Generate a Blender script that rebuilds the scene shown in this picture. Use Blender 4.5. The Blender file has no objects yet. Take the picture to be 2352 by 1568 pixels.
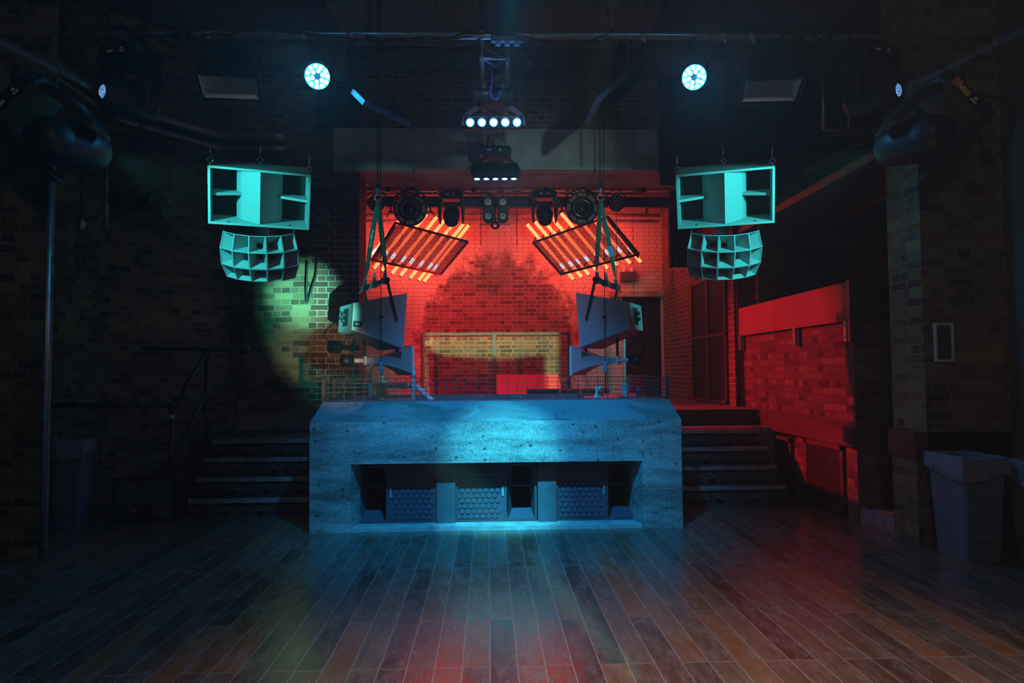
import bpy, bmesh, math, random
from mathutils import Vector, Matrix, Euler
random.seed(7)
C = bpy.context.scene.collection
PI = math.pi
# ------------------------------------------------------------------ camera
EYE = Vector((0, 0, 1.44)); FPX = 1568.0
YAW, PITCH, ROLL = math.radians(2.0), math.radians(2.5), math.radians(-0.43)
fwd = Vector((math.sin(YAW) * math.cos(PITCH), math.cos(YAW) * math.cos(PITCH), math.sin(PITCH)))
r0 = Vector((math.cos(YAW), -math.sin(YAW), 0)); u0 = r0.cross(fwd)
CR = r0 * math.cos(ROLL) + u0 * math.sin(ROLL)
CU = -r0 * math.sin(ROLL) + u0 * math.cos(ROLL)
cd = bpy.data.cameras.new('camera'); cam = bpy.data.objects.new('camera', cd); C.objects.link(cam)
cd.sensor_width = 36.0; cd.lens = 24.0; cd.clip_start = 0.05; cd.clip_end = 100
mw = Matrix((CR, CU, -fwd)).transposed().to_4x4(); mw.translation = EYE
cam.matrix_world = mw
bpy.context.scene.camera = cam

def ray(px, py): return CR * ((px - 1176) / FPX) - CU * ((py - 784) / FPX) + fwd
def W(px, py, y): d = ray(px, py); return EYE + d * (y / d.y)            # point on the plane Y = y
def ZP(px, py, z): d = ray(px, py); return EYE + d * ((z - EYE.z) / d.z)
def XP(px, py, x): d = ray(px, py); return EYE + d * (x / d.x)

# ------------------------------------------------------------------ world, view, main lights
sc = bpy.context.scene
sc.view_settings.view_transform = 'Standard'; sc.view_settings.look = 'None'
sc.view_settings.gamma = 1.0; sc.view_settings.exposure = 0.0; sc.view_settings.use_curve_mapping = False
sc.cycles.max_bounces = 4; sc.cycles.diffuse_bounces = 2; sc.cycles.glossy_bounces = 2
sc.cycles.volume_bounces = 0; sc.cycles.sample_clamp_indirect = 4.0; sc.cycles.caustics_reflective = False; sc.cycles.caustics_refractive = False
wd = bpy.data.worlds.new('world'); sc.world = wd; wd.use_nodes = True
wd.node_tree.nodes['Background'].inputs[0].default_value = (0.10, 0.12, 0.2, 1)
wd.node_tree.nodes['Background'].inputs[1].default_value = 0.004

vs = wd.node_tree.nodes.new('ShaderNodeVolumeScatter'); vs.inputs['Density'].default_value = 0.0042; vs.inputs['Anisotropy'].default_value = 0.35
wd.node_tree.links.new(vs.outputs[0], wd.node_tree.nodes['World Output'].inputs['Volume'])

def spot(name, loc, target, color, power, angle, blend=0.3, size=0.05, parent=None):
    l = bpy.data.lights.new(name, 'SPOT'); l.color = color; l.energy = power
    l.spot_size = math.radians(angle); l.spot_blend = blend; l.shadow_soft_size = size
    o = bpy.data.objects.new(name, l); C.objects.link(o)
    o.location = loc; o.rotation_euler = (Vector(target) - Vector(loc)).to_track_quat('-Z', 'Y').to_euler()
    return o
# downlight in front of the booth, on the next lighting bar (above the frame)
spot('booth_downlight', (0.15, 3.60, 3.85), (0.12, 6.3, 0.45), (0.0, 0.42, 1.0), 780, 62, 1.0, 0.03)
spot('booth_centre_light', (0.15, 3.55, 3.85), (0.12, 6.35, 0.42), (0.07, 0.80, 1.0), 1900, 18, 1.0, 0.03)
# two profiles standing low at the back of the room: green and warm light on the wall left of the stage
spot('room_profile_green', (0.3, 1.2, 0.85), (-2.42, 9.1, 2.46), (0.20, 1.0, 0.74), 11000, 7.4, 1.0, 0.02)
spot('room_profile_warm', (0.3, 1.2, 0.85), (-2.25, 9.1, 1.80), (1.0, 0.62, 0.30), 900, 9, 0.8, 0.02)
# unseen lamps over the room: an added dim fill, then floor light
def fill_point(name, loc, col, power, size=0.12):
    l = bpy.data.lights.new(name, 'POINT'); l.color = col; l.energy = power; l.shadow_soft_size = size
    o = bpy.data.objects.new(name, l); C.objects.link(o); o.location = loc
fill_point('room_fill', (0.6, -1.6, 4.6), (0.90, 0.92, 0.96), 50, 0.3)
spot('floor_wash', (0.25, 0.3, 5.2), (0.35, 2.0, 0.0), (0.92, 0.76, 0.84), 420, 52, 1.0, 0.2)
spot('floor_amber', (1.3, -0.4, 5.2), (1.0, 2.0, 0.0), (1.0, 0.60, 0.36), 1500, 52, 1.0, 0.2)
spot('monitor_fill', (0.1, 3.6, 4.9), (0.1, 7.5, 2.3), (0.46, 0.52, 1.0), 250, 34, 0.8, 0.15)  # added blue fill for the faces of the hung monitors
# neutral wash from the back of the room on the lamp row over the stage
spot('lamp_row_wash', (1.2, 0.8, 2.5), (0.55, 10.2, 3.98), (0.62, 1.0, 0.92), 260, 20, 1.0, 0.05)
spot('red_fill_low', (-2.0, 10.0, 3.3), (0.3, 13.1, 1.35), (1.0, 0.01, 0.03), 420, 66, 0.8, 0.05)  # added unseen red lamp for the foot of the back wall
# added red lamps hidden behind the left pier, for right-hand wall and floor
spot('red_fill', (-2.0, 10.0, 3.2), (3.3, 8.2, 1.35), (1.0, 0.012, 0.03), 1250, 37, 0.6, 0.05)
spot('red_fill_floor', (-2.0, 10.0, 3.2), (2.6, 6.9, 0.0), (1.0, 0.02, 0.03), 1300, 26, 1.0, 0.05)

# ------------------------------------------------------------------ materials
def nmat(name):
    m = bpy.data.materials.new(name); m.use_nodes = True
    nt = m.node_tree; return m, nt, nt.nodes['Principled BSDF']
def nn(nt, t, **kw):
    n = nt.nodes.new(t)
    for k, v in kw.items(): setattr(n, k, v)
    return n
def mat(name, col, rough=0.6, metal=0.0, var=0.25, scale=12.0, bump=0.0, spec=0.5):
    m, nt, b = nmat(name)
    tc = nn(nt, 'ShaderNodeTexCoord'); nz = nn(nt, 'ShaderNodeTexNoise'); nz.inputs['Scale'].default_value = scale
    nz.inputs['Detail'].default_value = 5
    nt.links.new(tc.outputs['Object'], nz.inputs['Vector'])
    rp = nn(nt, 'ShaderNodeValToRGB'); e = rp.color_ramp.elements
    e[0].position = 0.3; e[1].position = 0.7
    e[0].color = [c * (1 - var) for c in col] + [1]; e[1].color = [min(1, c * (1 + var)) for c in col] + [1]
    nt.links.new(nz.outputs['Fac'], rp.inputs['Fac']); nt.links.new(rp.outputs['Color'], b.inputs['Base Color'])
    b.inputs['Roughness'].default_value = rough; b.inputs['Metallic'].default_value = metal
    b.inputs['Specular IOR Level'].default_value = spec
    if bump:
        bp = nn(nt, 'ShaderNodeBump'); bp.inputs['Strength'].default_value = bump; bp.inputs['Distance'].default_value = 0.01
        nt.links.new(nz.outputs['Fac'], bp.inputs['Height']); nt.links.new(bp.outputs['Normal'], b.inputs['Normal'])
    return m
def emit(name, col, strength):
    m, nt, b = nmat(name)
    b.inputs['Base Color'].default_value = (0.02, 0.02, 0.02, 1)
    b.inputs['Emission Color'].default_value = (*col, 1); b.inputs['Emission Strength'].default_value = strength
    return m

def brick(name, cols, mortar, rough=0.85, var=0.5, bump=0.6, paint=None, bond=True, soot=0.35):
    m, nt, b = nmat(name); L = nt.links.new
    uv = nn(nt, 'ShaderNodeUVMap')
    wob = nn(nt, 'ShaderNodeTexNoise'); wob.inputs['Scale'].default_value = 6; wob.inputs['Detail'].default_value = 3
    L(uv.outputs['UV'], wob.inputs['Vector'])
    sub = nn(nt, 'ShaderNodeVectorMath', operation='SUBTRACT'); sub.inputs[1].default_value = (0.5, 0.5, 0.5); L(wob.outputs['Color'], sub.inputs[0])
    sca = nn(nt, 'ShaderNodeVectorMath', operation='SCALE'); sca.inputs['Scale'].default_value = 0.018; L(sub.outputs[0], sca.inputs[0])
    add = nn(nt, 'ShaderNodeVectorMath', operation='ADD'); L(uv.outputs['UV'], add.inputs[0]); L(sca.outputs[0], add.inputs[1])
    br = nn(nt, 'ShaderNodeTexBrick'); L(add.outputs[0], br.inputs['Vector'])
    br.offset = 0.5 if not bond else 0.25; br.offset_frequency = 2
    br.squash = 0.5 if bond else 1.0; br.squash_frequency = 2
    br.inputs['Scale'].default_value = 1.0; br.inputs['Brick Width'].default_value = 0.235; br.inputs['Row Height'].default_value = 0.078
    br.inputs['Mortar Size'].default_value = 0.007; br.inputs['Mortar Smooth'].default_value = 0.3; br.inputs['Bias'].default_value = 0.0
    br.inputs['Color1'].default_value = (0, 0, 0, 1); br.inputs['Color2'].default_value = (1, 1, 1, 1); br.inputs['Mortar'].default_value = (0.5, 0.5, 0.5, 1)
    rp = nn(nt, 'ShaderNodeValToRGB'); rp.color_ramp.interpolation = 'LINEAR'
    els = rp.color_ramp.elements
    while len(els) < len(cols): els.new(0.5)
    for i, c in enumerate(cols): els[i].position = 0.12 + 0.76 * i / (len(cols) - 1); els[i].color = (*c, 1)
    L(br.outputs['Color'], rp.inputs['Fac'])
    fine = nn(nt, 'ShaderNodeTexNoise'); fine.inputs['Scale'].default_value = 40; fine.inputs['Detail'].default_value = 4; L(uv.outputs['UV'], fine.inputs['Vector'])
    mx = nn(nt, 'ShaderNodeMix', data_type='RGBA', blend_type='MULTIPLY'); mx.inputs['Factor'].default_value = var
    L(rp.outputs['Color'], mx.inputs['A']); L(fine.outputs['Fac'], mx.inputs['B'])
    mo = nn(nt, 'ShaderNodeMix', data_type='RGBA'); L(br.outputs['Fac'], mo.inputs['Factor']); L(mx.outputs['Result'], mo.inputs['A']); mo.inputs['B'].default_value = (*mortar, 1)
    big = nn(nt, 'ShaderNodeTexNoise'); big.inputs['Scale'].default_value = 0.7; big.inputs['Detail'].default_value = 6; L(uv.outputs['UV'], big.inputs['Vector'])
    br2 = nn(nt, 'ShaderNodeMapRange'); br2.inputs['From Min'].default_value = 0.35; br2.inputs['From Max'].default_value = 0.65; br2.inputs['To Min'].default_value = 1 - soot; br2.inputs['To Max'].default_value = 1.0
    L(big.outputs['Fac'], br2.inputs['Value'])
    mb = nn(nt, 'ShaderNodeMix', data_type='RGBA', blend_type='MULTIPLY'); mb.inputs['Factor'].default_value = 1.0
    L(mo.outputs['Result'], mb.inputs['A']); L(br2.outputs['Result'], mb.inputs['B'])
    out = mb.outputs['Result']
    if paint:   # old limewash left on the wall all round a scraped patch: centre u, v, half width, half height, colour
        cu, cv, hw, hh, pc = paint
        s1 = nn(nt, 'ShaderNodeVectorMath', operation='SUBTRACT'); s1.inputs[1].default_value = (cu, cv, 0); L(uv.outputs['UV'], s1.inputs[0])
        s2 = nn(nt, 'ShaderNodeVectorMath', operation='DIVIDE'); s2.inputs[1].default_value = (hw, hh, 1); L(s1.outputs[0], s2.inputs[0])
        ln = nn(nt, 'ShaderNodeVectorMath', operation='LENGTH'); L(s2.outputs[0], ln.inputs[0])
        pn = nn(nt, 'ShaderNodeTexNoise'); pn.inputs['Scale'].default_value = 4.0; pn.inputs['Detail'].default_value = 9; pn.inputs['Roughness'].default_value = 0.75; L(uv.outputs['UV'], pn.inputs['Vector'])
        ma = nn(nt, 'ShaderNodeMath', operation='MULTIPLY_ADD'); ma.inputs[1].default_value = 1.1; ma.inputs[2].default_value = -0.55; L(pn.outputs['Fac'], ma.inputs[0])
        # the paint clings to the mortar a little longer than to the faces of the bricks
        mf = nn(nt, 'ShaderNodeMath', operation='MULTIPLY'); mf.inputs[1].default_value = 0.75; L(br.outputs['Fac'], mf.inputs[0])
        a0 = nn(nt, 'ShaderNodeMath', operation='ADD'); L(ln.outputs['Value'], a0.inputs[0]); L(ma.outputs[0], a0.inputs[1])
        a1 = nn(nt, 'ShaderNodeMath', operation='ADD'); L(a0.outputs[0], a1.inputs[0]); L(mf.outputs[0], a1.inputs[1])
        rr = nn(nt, 'ShaderNodeMapRange'); rr.inputs['From Min'].default_value = 0.9; rr.inputs['From Max'].default_value = 1.05; L(a1.outputs[0], rr.inputs['Value'])
        pm = nn(nt, 'ShaderNodeMix', data_type='RGBA'); L(rr.outputs['Result'], pm.inputs['Factor']); L(out, pm.inputs['A'])
        pcol = nn(nt, 'ShaderNodeMix', data_type='RGBA'); L(br.outputs['Fac'], pcol.inputs['Factor'])
        pcol.inputs['A'].default_value = (*pc, 1); pcol.inputs['B'].default_value = (pc[0] * .55, pc[1] * .55, pc[2] * .55, 1)
        L(pcol.outputs['Result'], pm.inputs['B']); out = pm.outputs['Result']
    L(out, b.inputs['Base Color']); b.inputs['Roughness'].default_value = rough; b.inputs['Specular IOR Level'].default_value = 0.25
    bh = nn(nt, 'ShaderNodeMath', operation='MULTIPLY_ADD'); bh.inputs[1].default_value = -1.0; L(br.outputs['Fac'], bh.inputs[0])
    fm = nn(nt, 'ShaderNodeMath', operation='MULTIPLY'); fm.inputs[1].default_value = 0.5; L(fine.outputs['Fac'], fm.inputs[0]); L(fm.outputs[0], bh.inputs[2])
    bp = nn(nt, 'ShaderNodeBump'); bp.inputs['Strength'].default_value = bump; bp.inputs['Distance'].default_value = 0.012
    L(bh.outputs[0], bp.inputs['Height']); L(bp.outputs['Normal'], b.inputs['Normal'])
    return m

def floor_mat():
    m, nt, b = nmat('worn_floorboards'); L = nt.links.new
    uv = nn(nt, 'ShaderNodeUVMap'); mp = nn(nt, 'ShaderNodeMapping'); mp.inputs['Rotation'].default_value = (0, 0, PI / 2); L(uv.outputs['UV'], mp.inputs['Vector'])
    br = nn(nt, 'ShaderNodeTexBrick'); L(mp.outputs[0], br.inputs['Vector']); br.offset = 0.37; br.offset_frequency = 3
    for k, v in (('Scale', 1.0), ('Brick Width', 1.7), ('Row Height', 0.135), ('Mortar Size', 0.0032), ('Mortar Smooth', 0.1), ('Bias', 0.0)): br.inputs[k].default_value = v
    br.inputs['Color1'].default_value = (0, 0, 0, 1); br.inputs['Color2'].default_value = (1, 1, 1, 1); br.inputs['Mortar'].default_value = (.5, .5, .5, 1)
    rp = nn(nt, 'ShaderNodeValToRGB'); els = rp.color_ramp.elements
    cols = [(0.055, 0.035, 0.027), (0.085, 0.05, 0.035), (0.10, 0.075, 0.06), (0.065, 0.05, 0.042), (0.20, 0.085, 0.035), (0.11, 0.08, 0.06)]
    while len(els) < len(cols): els.new(0.5)
    for i, c in enumerate(cols): els[i].position = 0.1 + 0.8 * i / 5; els[i].color = (*c, 1)
    L(br.outputs['Color'], rp.inputs['Fac'])
    st = nn(nt, 'ShaderNodeMapping'); st.inputs['Scale'].default_value = (1.0, 14.0, 1.0); L(mp.outputs[0], st.inputs['Vector'])
    gr = nn(nt, 'ShaderNodeTexNoise'); gr.inputs['Scale'].default_value = 5; gr.inputs['Detail'].default_value = 6; L(st.outputs[0], gr.inputs['Vector'])
    ws = nn(nt, 'ShaderNodeMapping'); ws.inputs['Scale'].default_value = (1.0, 2.6, 1.0); L(mp.outputs[0], ws.inputs['Vector'])
    wo = nn(nt, 'ShaderNodeVectorMath', operation='MULTIPLY_ADD'); wo.inputs[1].default_value = (7.3, 7.3, 7.3); L(br.outputs['Color'], wo.inputs[0]); L(ws.outputs[0], wo.inputs[2])
    wear = nn(nt, 'ShaderNodeTexNoise'); wear.inputs['Scale'].default_value = 4.5; wear.inputs['Detail'].default_value = 12; wear.inputs['Roughness'].default_value = 0.80; L(wo.outputs[0], wear.inputs['Vector'])
    m1 = nn(nt, 'ShaderNodeMix', data_type='RGBA', blend_type='MULTIPLY'); m1.inputs['Factor'].default_value = 0.7; L(rp.outputs['Color'], m1.inputs['A'])
    gm = nn(nt, 'ShaderNodeMapRange'); gm.inputs['To Min'].default_value = 0.35; gm.inputs['To Max'].default_value = 1.5; L(gr.outputs['Fac'], gm.inputs['Value']); L(gm.outputs['Result'], m1.inputs['B'])
    wr = nn(nt, 'ShaderNodeMapRange'); wr.inputs['From Min'].default_value = 0.45; wr.inputs['From Max'].default_value = 0.68; wr.inputs['To Max'].default_value = 0.62; L(wear.outputs['Fac'], wr.inputs['Value'])
    m2 = nn(nt, 'ShaderNodeMix', data_type='RGBA'); L(wr.outputs['Result'], m2.inputs['Factor']); L(m1.outputs['Result'], m2.inputs['A']); m2.inputs['B'].default_value = (0.20, 0.18, 0.185, 1)
    m3 = nn(nt, 'ShaderNodeMix', data_type='RGBA'); L(br.outputs['Fac'], m3.inputs['Factor']); L(m2.outputs['Result'], m3.inputs['A']); m3.inputs['B'].default_value = (0.22, 0.205, 0.215, 1)
    L(m3.outputs['Result'], b.inputs['Base Color'])
    rr = nn(nt, 'ShaderNodeMapRange'); rr.inputs['From Min'].default_value = 0.3; rr.inputs['From Max'].default_value = 0.7; rr.inputs['To Min'].default_value = 0.12; rr.inputs['To Max'].default_value = 0.36; L(wear.outputs['Fac'], rr.inputs['Value'])
    L(rr.outputs['Result'], b.inputs['Roughness']); b.inputs['Specular IOR Level'].default_value = 1.0
    bh = nn(nt, 'ShaderNodeMath', operation='MULTIPLY_ADD'); bh.inputs[1].default_value = -0.6; L(br.outputs['Fac'], bh.inputs[0]); L(gr.outputs['Fac'], bh.inputs[2])
    bp = nn(nt, 'ShaderNodeBump'); bp.inputs['Strength'].default_value = 0.16; bp.inputs['Distance'].default_value = 0.004; L(bh.outputs[0], bp.inputs['Height']); L(bp.outputs['Normal'], b.inputs['Normal'])
    return m

def concrete_mat(name, base, peel=False):
    m, nt, b = nmat(name); L = nt.links.new
    tc = nn(nt, 'ShaderNodeTexCoord')
    st = nn(nt, 'ShaderNodeMapping'); st.inputs['Scale'].default_value = (0.55, 1.0, 2.8) if not peel else (0.5, 1.6, 1.6); L(tc.outputs['Object'], st.inputs['Vector'])
    n1 = nn(nt, 'ShaderNodeTexNoise'); n1.inputs['Scale'].default_value = 2.2; n1.inputs['Detail'].default_value = 10; n1.inputs['Roughness'].default_value = 0.68; L(st.outputs[0], n1.inputs['Vector'])
    rp = nn(nt, 'ShaderNodeValToRGB'); e = rp.color_ramp.elements
    e[0].position = 0.34; e[1].position = 0.68; e[0].color = [c * (.34 if not peel else .66) for c in base] + [1]; e[1].color = [c * (1.5 if not peel else 1.3) for c in base] + [1]
    L(n1.outputs['Fac'], rp.inputs['Fac']); out = rp.outputs['Color']
    n2 = nn(nt, 'ShaderNodeTexNoise'); n2.inputs['Scale'].default_value = 55; n2.inputs['Detail'].default_value = 3; L(tc.outputs['Object'], n2.inputs['Vector'])
    r2 = nn(nt, 'ShaderNodeMapRange'); r2.inputs['From Min'].default_value = 0.3; r2.inputs['From Max'].default_value = 0.75; r2.inputs['To Min'].default_value = 0.85 if peel else 0.72; r2.inputs['To Max'].default_value = 1.15 if peel else 1.28; L(n2.outputs['Fac'], r2.inputs['Value'])
    mm = nn(nt, 'ShaderNodeMix', data_type='RGBA', blend_type='MULTIPLY'); mm.inputs['Factor'].default_value = 1; L(out, mm.inputs['A']); L(r2.outputs['Result'], mm.inputs['B']); out = mm.outputs['Result']
    if not peel:      # blow holes and pale splashes
        vo = nn(nt, 'ShaderNodeTexVoronoi'); vo.inputs['Scale'].default_value = 9; L(tc.outputs['Object'], vo.inputs['Vector'])
        v2 = nn(nt, 'ShaderNodeMapRange'); v2.inputs['From Min'].default_value = 0.10; v2.inputs['From Max'].default_value = 0.15; v2.inputs['To Min'].default_value = 0.30; v2.inputs['To Max'].default_value = 1.0; L(vo.outputs['Distance'], v2.inputs['Value'])
        m3 = nn(nt, 'ShaderNodeMix', data_type='RGBA', blend_type='MULTIPLY'); m3.inputs['Factor'].default_value = 1; L(out, m3.inputs['A']); L(v2.outputs['Result'], m3.inputs['B']); out = m3.outputs['Result']
        vs = nn(nt, 'ShaderNodeTexVoronoi'); vs.inputs['Scale'].default_value = 34; L(tc.outputs['Object'], vs.inputs['Vector'])
        v4 = nn(nt, 'ShaderNodeMapRange'); v4.inputs['From Min'].default_value = 0.14; v4.inputs['From Max'].default_value = 0.20; v4.inputs['To Min'].default_value = 0.55; v4.inputs['To Max'].default_value = 0.0; L(vs.outputs['Distance'], v4.inputs['Value'])
        m5 = nn(nt, 'ShaderNodeMix', data_type='RGBA'); L(v4.outputs['Result'], m5.inputs['Factor']); L(out, m5.inputs['A']); m5.inputs['B'].default_value = (base[0] * 2.2, base[1] * 2.2, base[2] * 2.2, 1); out = m5.outputs['Result']
    else:             # flakes of an older coat of paint
        n3 = nn(nt, 'ShaderNodeTexNoise'); n3.inputs['Scale'].default_value = 3.2; n3.inputs['Detail'].default_value = 7; n3.inputs['Distortion'].default_value = 0.8; L(st.outputs[0], n3.inputs['Vector'])
        r3 = nn(nt, 'ShaderNodeMapRange'); r3.inputs['From Min'].default_value = 0.49; r3.inputs['From Max'].default_value = 0.505; L(n3.outputs['Fac'], r3.inputs['Value'])
        m4 = nn(nt, 'ShaderNodeMix', data_type='RGBA'); L(r3.outputs['Result'], m4.inputs['Factor']); L(out, m4.inputs['A']); m4.inputs['B'].default_value = (base[0] * 1.25, base[1] * 1.25, base[2] * 1.3, 1); out = m4.outputs['Result']
    L(out, b.inputs['Base Color']); b.inputs['Roughness'].default_value = 0.75; b.inputs['Specular IOR Level'].default_value = 0.35
    bp = nn(nt, 'ShaderNodeBump'); bp.inputs['Strength'].default_value = 0.35; bp.inputs['Distance'].default_value = 0.01; L(n2.outputs['Fac'], bp.inputs['Height']); L(bp.outputs['Normal'], b.inputs['Normal'])
    return m

M = {}
M['floor'] = floor_mat()
M['concrete'] = concrete_mat('booth_concrete', (0.34, 0.38, 0.38))
M['concrete_peel'] = concrete_mat('booth_cap_paint', (0.135, 0.165, 0.18), True)
M['brick_yellow'] = brick('stock_brick', [(0.12, 0.08, 0.055), (0.30, 0.22, 0.11), (0.23, 0.13, 0.08), (0.36, 0.30, 0.16)], (0.26, 0.22, 0.16))
M['brick_red'] = brick('red_brick', [(0.16, 0.065, 0.055), (0.24, 0.10, 0.08), (0.29, 0.14, 0.10)], (0.42, 0.36, 0.29), soot=0.2)
M['brick_back'] = brick('limewashed_brick', [(0.15, 0.10, 0.07), (0.28, 0.20, 0.13), (0.38, 0.29, 0.19)], (0.60, 0.52, 0.42), paint=(0.22, 1.9, 1.55, 1.80, (0.74, 0.66, 0.62)), soot=0.15)
M['brick_right'] = brick('mixed_brick', [(0.12, 0.05, 0.045), (0.30, 0.17, 0.11), (0.19, 0.09, 0.07), (0.36, 0.24, 0.16)], (0.14, 0.10, 0.09), soot=0.2)
M['plaster_dark'] = mat('sooty_plaster', (0.085, 0.085, 0.08), 0.85, var=0.4, scale=2.0)
M['ceiling'] = mat('grey_ceiling', (0.13, 0.14, 0.14), 0.8, var=0.4, scale=1.5)
M['black'] = mat('black_metal', (0.012, 0.013, 0.015), 0.45)
M['matt_black'] = mat('matt_black', (0.010, 0.010, 0.012), 0.8)
M['cable'] = mat('black_rubber', (0.010, 0.011, 0.013), 0.55)
M['drape'] = mat('black_drape', (0.016, 0.012, 0.014), 0.95)
M['alu'] = mat('dull_aluminium', (0.46, 0.46, 0.47), 0.40, 0.35)
M['steel'] = mat('galvanised_steel', (0.36, 0.37, 0.38), 0.42, 0.85)
M['dark_steel'] = mat('dark_steel', (0.07, 0.075, 0.085), 0.5, 0.4)
M['teal_grey'] = mat('speaker_grey', (0.40, 0.42, 0.45), 0.62, var=0.06, scale=90, bump=0.12)
M['throat'] = mat('throat_black', (0.012, 0.014, 0.016), 0.8)
M['monitor'] = mat('monitor_grey', (0.30, 0.32, 0.36), 0.62, var=0.06, scale=120, bump=0.1)
M['duct'] = mat('painted_duct', (0.42, 0.45, 0.45), 0.6, var=0.2, scale=3)
M['beam'] = mat('beam_paint', (0.40, 0.38, 0.34), 0.7, var=0.3, scale=4)
M['tread'] = mat('step_edge', (0.34, 0.36, 0.40), 0.5, 0.3, var=0.35)
M['step'] = mat('step_black', (0.035, 0.035, 0.04), 0.65)
M['stage_floor'] = mat('stage_paint', (0.22, 0.18, 0.17), 0.55, var=0.3, scale=5)
M['mesh'] = mat('expanded_mesh', (0.34, 0.34, 0.35), 0.5, 0.3)
M['redwood'] = mat('dark_red_paint', (0.11, 0.035, 0.032), 0.5, var=0.3, scale=6)
M['board'] = mat('red_board', (0.30, 0.09, 0.08), 0.7, var=0.12, scale=2.5)
M['bin'] = mat('bin_plastic', (0.12, 0.16, 0.21), 0.5, var=0.08)
M['bag'] = mat('bin_liner', (0.20, 0.22, 0.27), 0.3, var=0.2, scale=8)
M['white'] = mat('white_plastic', (0.72, 0.72, 0.72), 0.4, var=0.08)
M['pvc'] = mat('pale_pipe', (0.62, 0.60, 0.60), 0.4, var=0.1)
M['chrome'] = mat('bright_bolt', (0.7, 0.7, 0.72), 0.2, 1.0, var=0.05)
M['glass'] = mat('dark_lens', (0.01, 0.012, 0.016), 0.06, var=0.0, spec=0.9)
M['plate'] = mat('strobe_plate', (0.34, 0.33, 0.31), 0.5, var=0.05)
M['sub'] = mat('sub_cabinet', (0.055, 0.065, 0.08), 0.55, var=0.1)
M['foam'] = mat('hex_grille', (0.055, 0.075, 0.12), 0.7, var=0.15, scale=40)
M['divider'] = mat('divider_paint', (0.075, 0.095, 0.13), 0.65, var=0.25, scale=5)
M['plinth'] = mat('plinth_paint', (0.42, 0.46, 0.48), 0.6, var=0.3, scale=8)
M['sling'] = mat('webbing', (0.06, 0.10, 0.09), 0.85, var=0.2, scale=60)
M['sling_label'] = mat('sling_tag', (0.10, 0.32, 0.50), 0.6)
M['tape'] = mat('white_tape', (0.5, 0.5, 0.5), 0.7)
M['reflector'] = mat('reflector', (0.60, 0.63, 0.63), 0.35, 0.3, var=0.05)
M['poster'] = mat('poster_sheet', (0.10, 0.06, 0.07), 0.35, var=0.05)
M['red_plastic'] = mat('red_plastic', (0.55, 0.03, 0.03), 0.4)
M['blue_plastic'] = mat('blue_plastic', (0.05, 0.10, 0.35), 0.45)
M['red_lit_tint'] = mat('board_red_light_tint', (0.80, 0.06, 0.07), 0.5, var=0.05)  # red stage light put into the base colour of the upright board
M['paper'] = mat('paper_cup', (0.55, 0.57, 0.62), 0.7)
M['wood'] = mat('grey_wood', (0.30, 0.22, 0.18), 0.7, var=0.3)
M['yellow'] = mat('yellow_sticker', (0.75, 0.55, 0.05), 0.6)
M['lime'] = mat('lime_tape', (0.35, 0.75, 0.05), 0.5)
M['orange'] = mat('orange_sticker', (0.8, 0.22, 0.05), 0.6)
M['text'] = mat('white_print', (0.8, 0.8, 0.8), 0.6, var=0.0)
M['panelwhite'] = mat('ceiling_panel', (0.30, 0.31, 0.32), 0.7, var=0.3, scale=40)
M['tube_red'] = emit('tube_red', (1.0, 0.043, 0.012), 15.5)
M['tube_white'] = emit('tube_white', (0.9, 0.85, 1.0), 5.0)
M['led_cyan'] = emit('led_cyan', (0.04, 0.50, 1.0), 480)
M['led_blue'] = emit('led_blue', (0.04, 0.26, 1.0), 300)
M['lens_teal'] = emit('lens_teal', (0.10, 0.42, 0.85), 1.1)
_nt = M['lens_teal'].node_tree; _v = nn(_nt, 'ShaderNodeTexVoronoi'); _v.inputs['Scale'].default_value = 95; _tc = nn(_nt, 'ShaderNodeTexCoord'); _nt.links.new(_tc.outputs['Object'], _v.inputs['Vector'])
_rp = nn(_nt, 'ShaderNodeValToRGB'); _rp.color_ramp.elements[0].color = (0.55, 0.85, 1.0, 1); _rp.color_ramp.elements[1].color = (0.02, 0.13, 0.36, 1); _rp.color_ramp.elements[1].position = 0.55
_nt.links.new(_v.outputs['Distance'], _rp.inputs['Fac']); _nt.links.new(_rp.outputs['Color'], _nt.nodes['Principled BSDF'].inputs['Emission Color'])
M['halogen'] = mat('frosted_lens', (0.88, 0.92, 0.86), 0.35, var=0.05)
M['halogen_core'] = mat('lamp_core', (0.9, 0.55, 0.12), 0.4)

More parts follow.
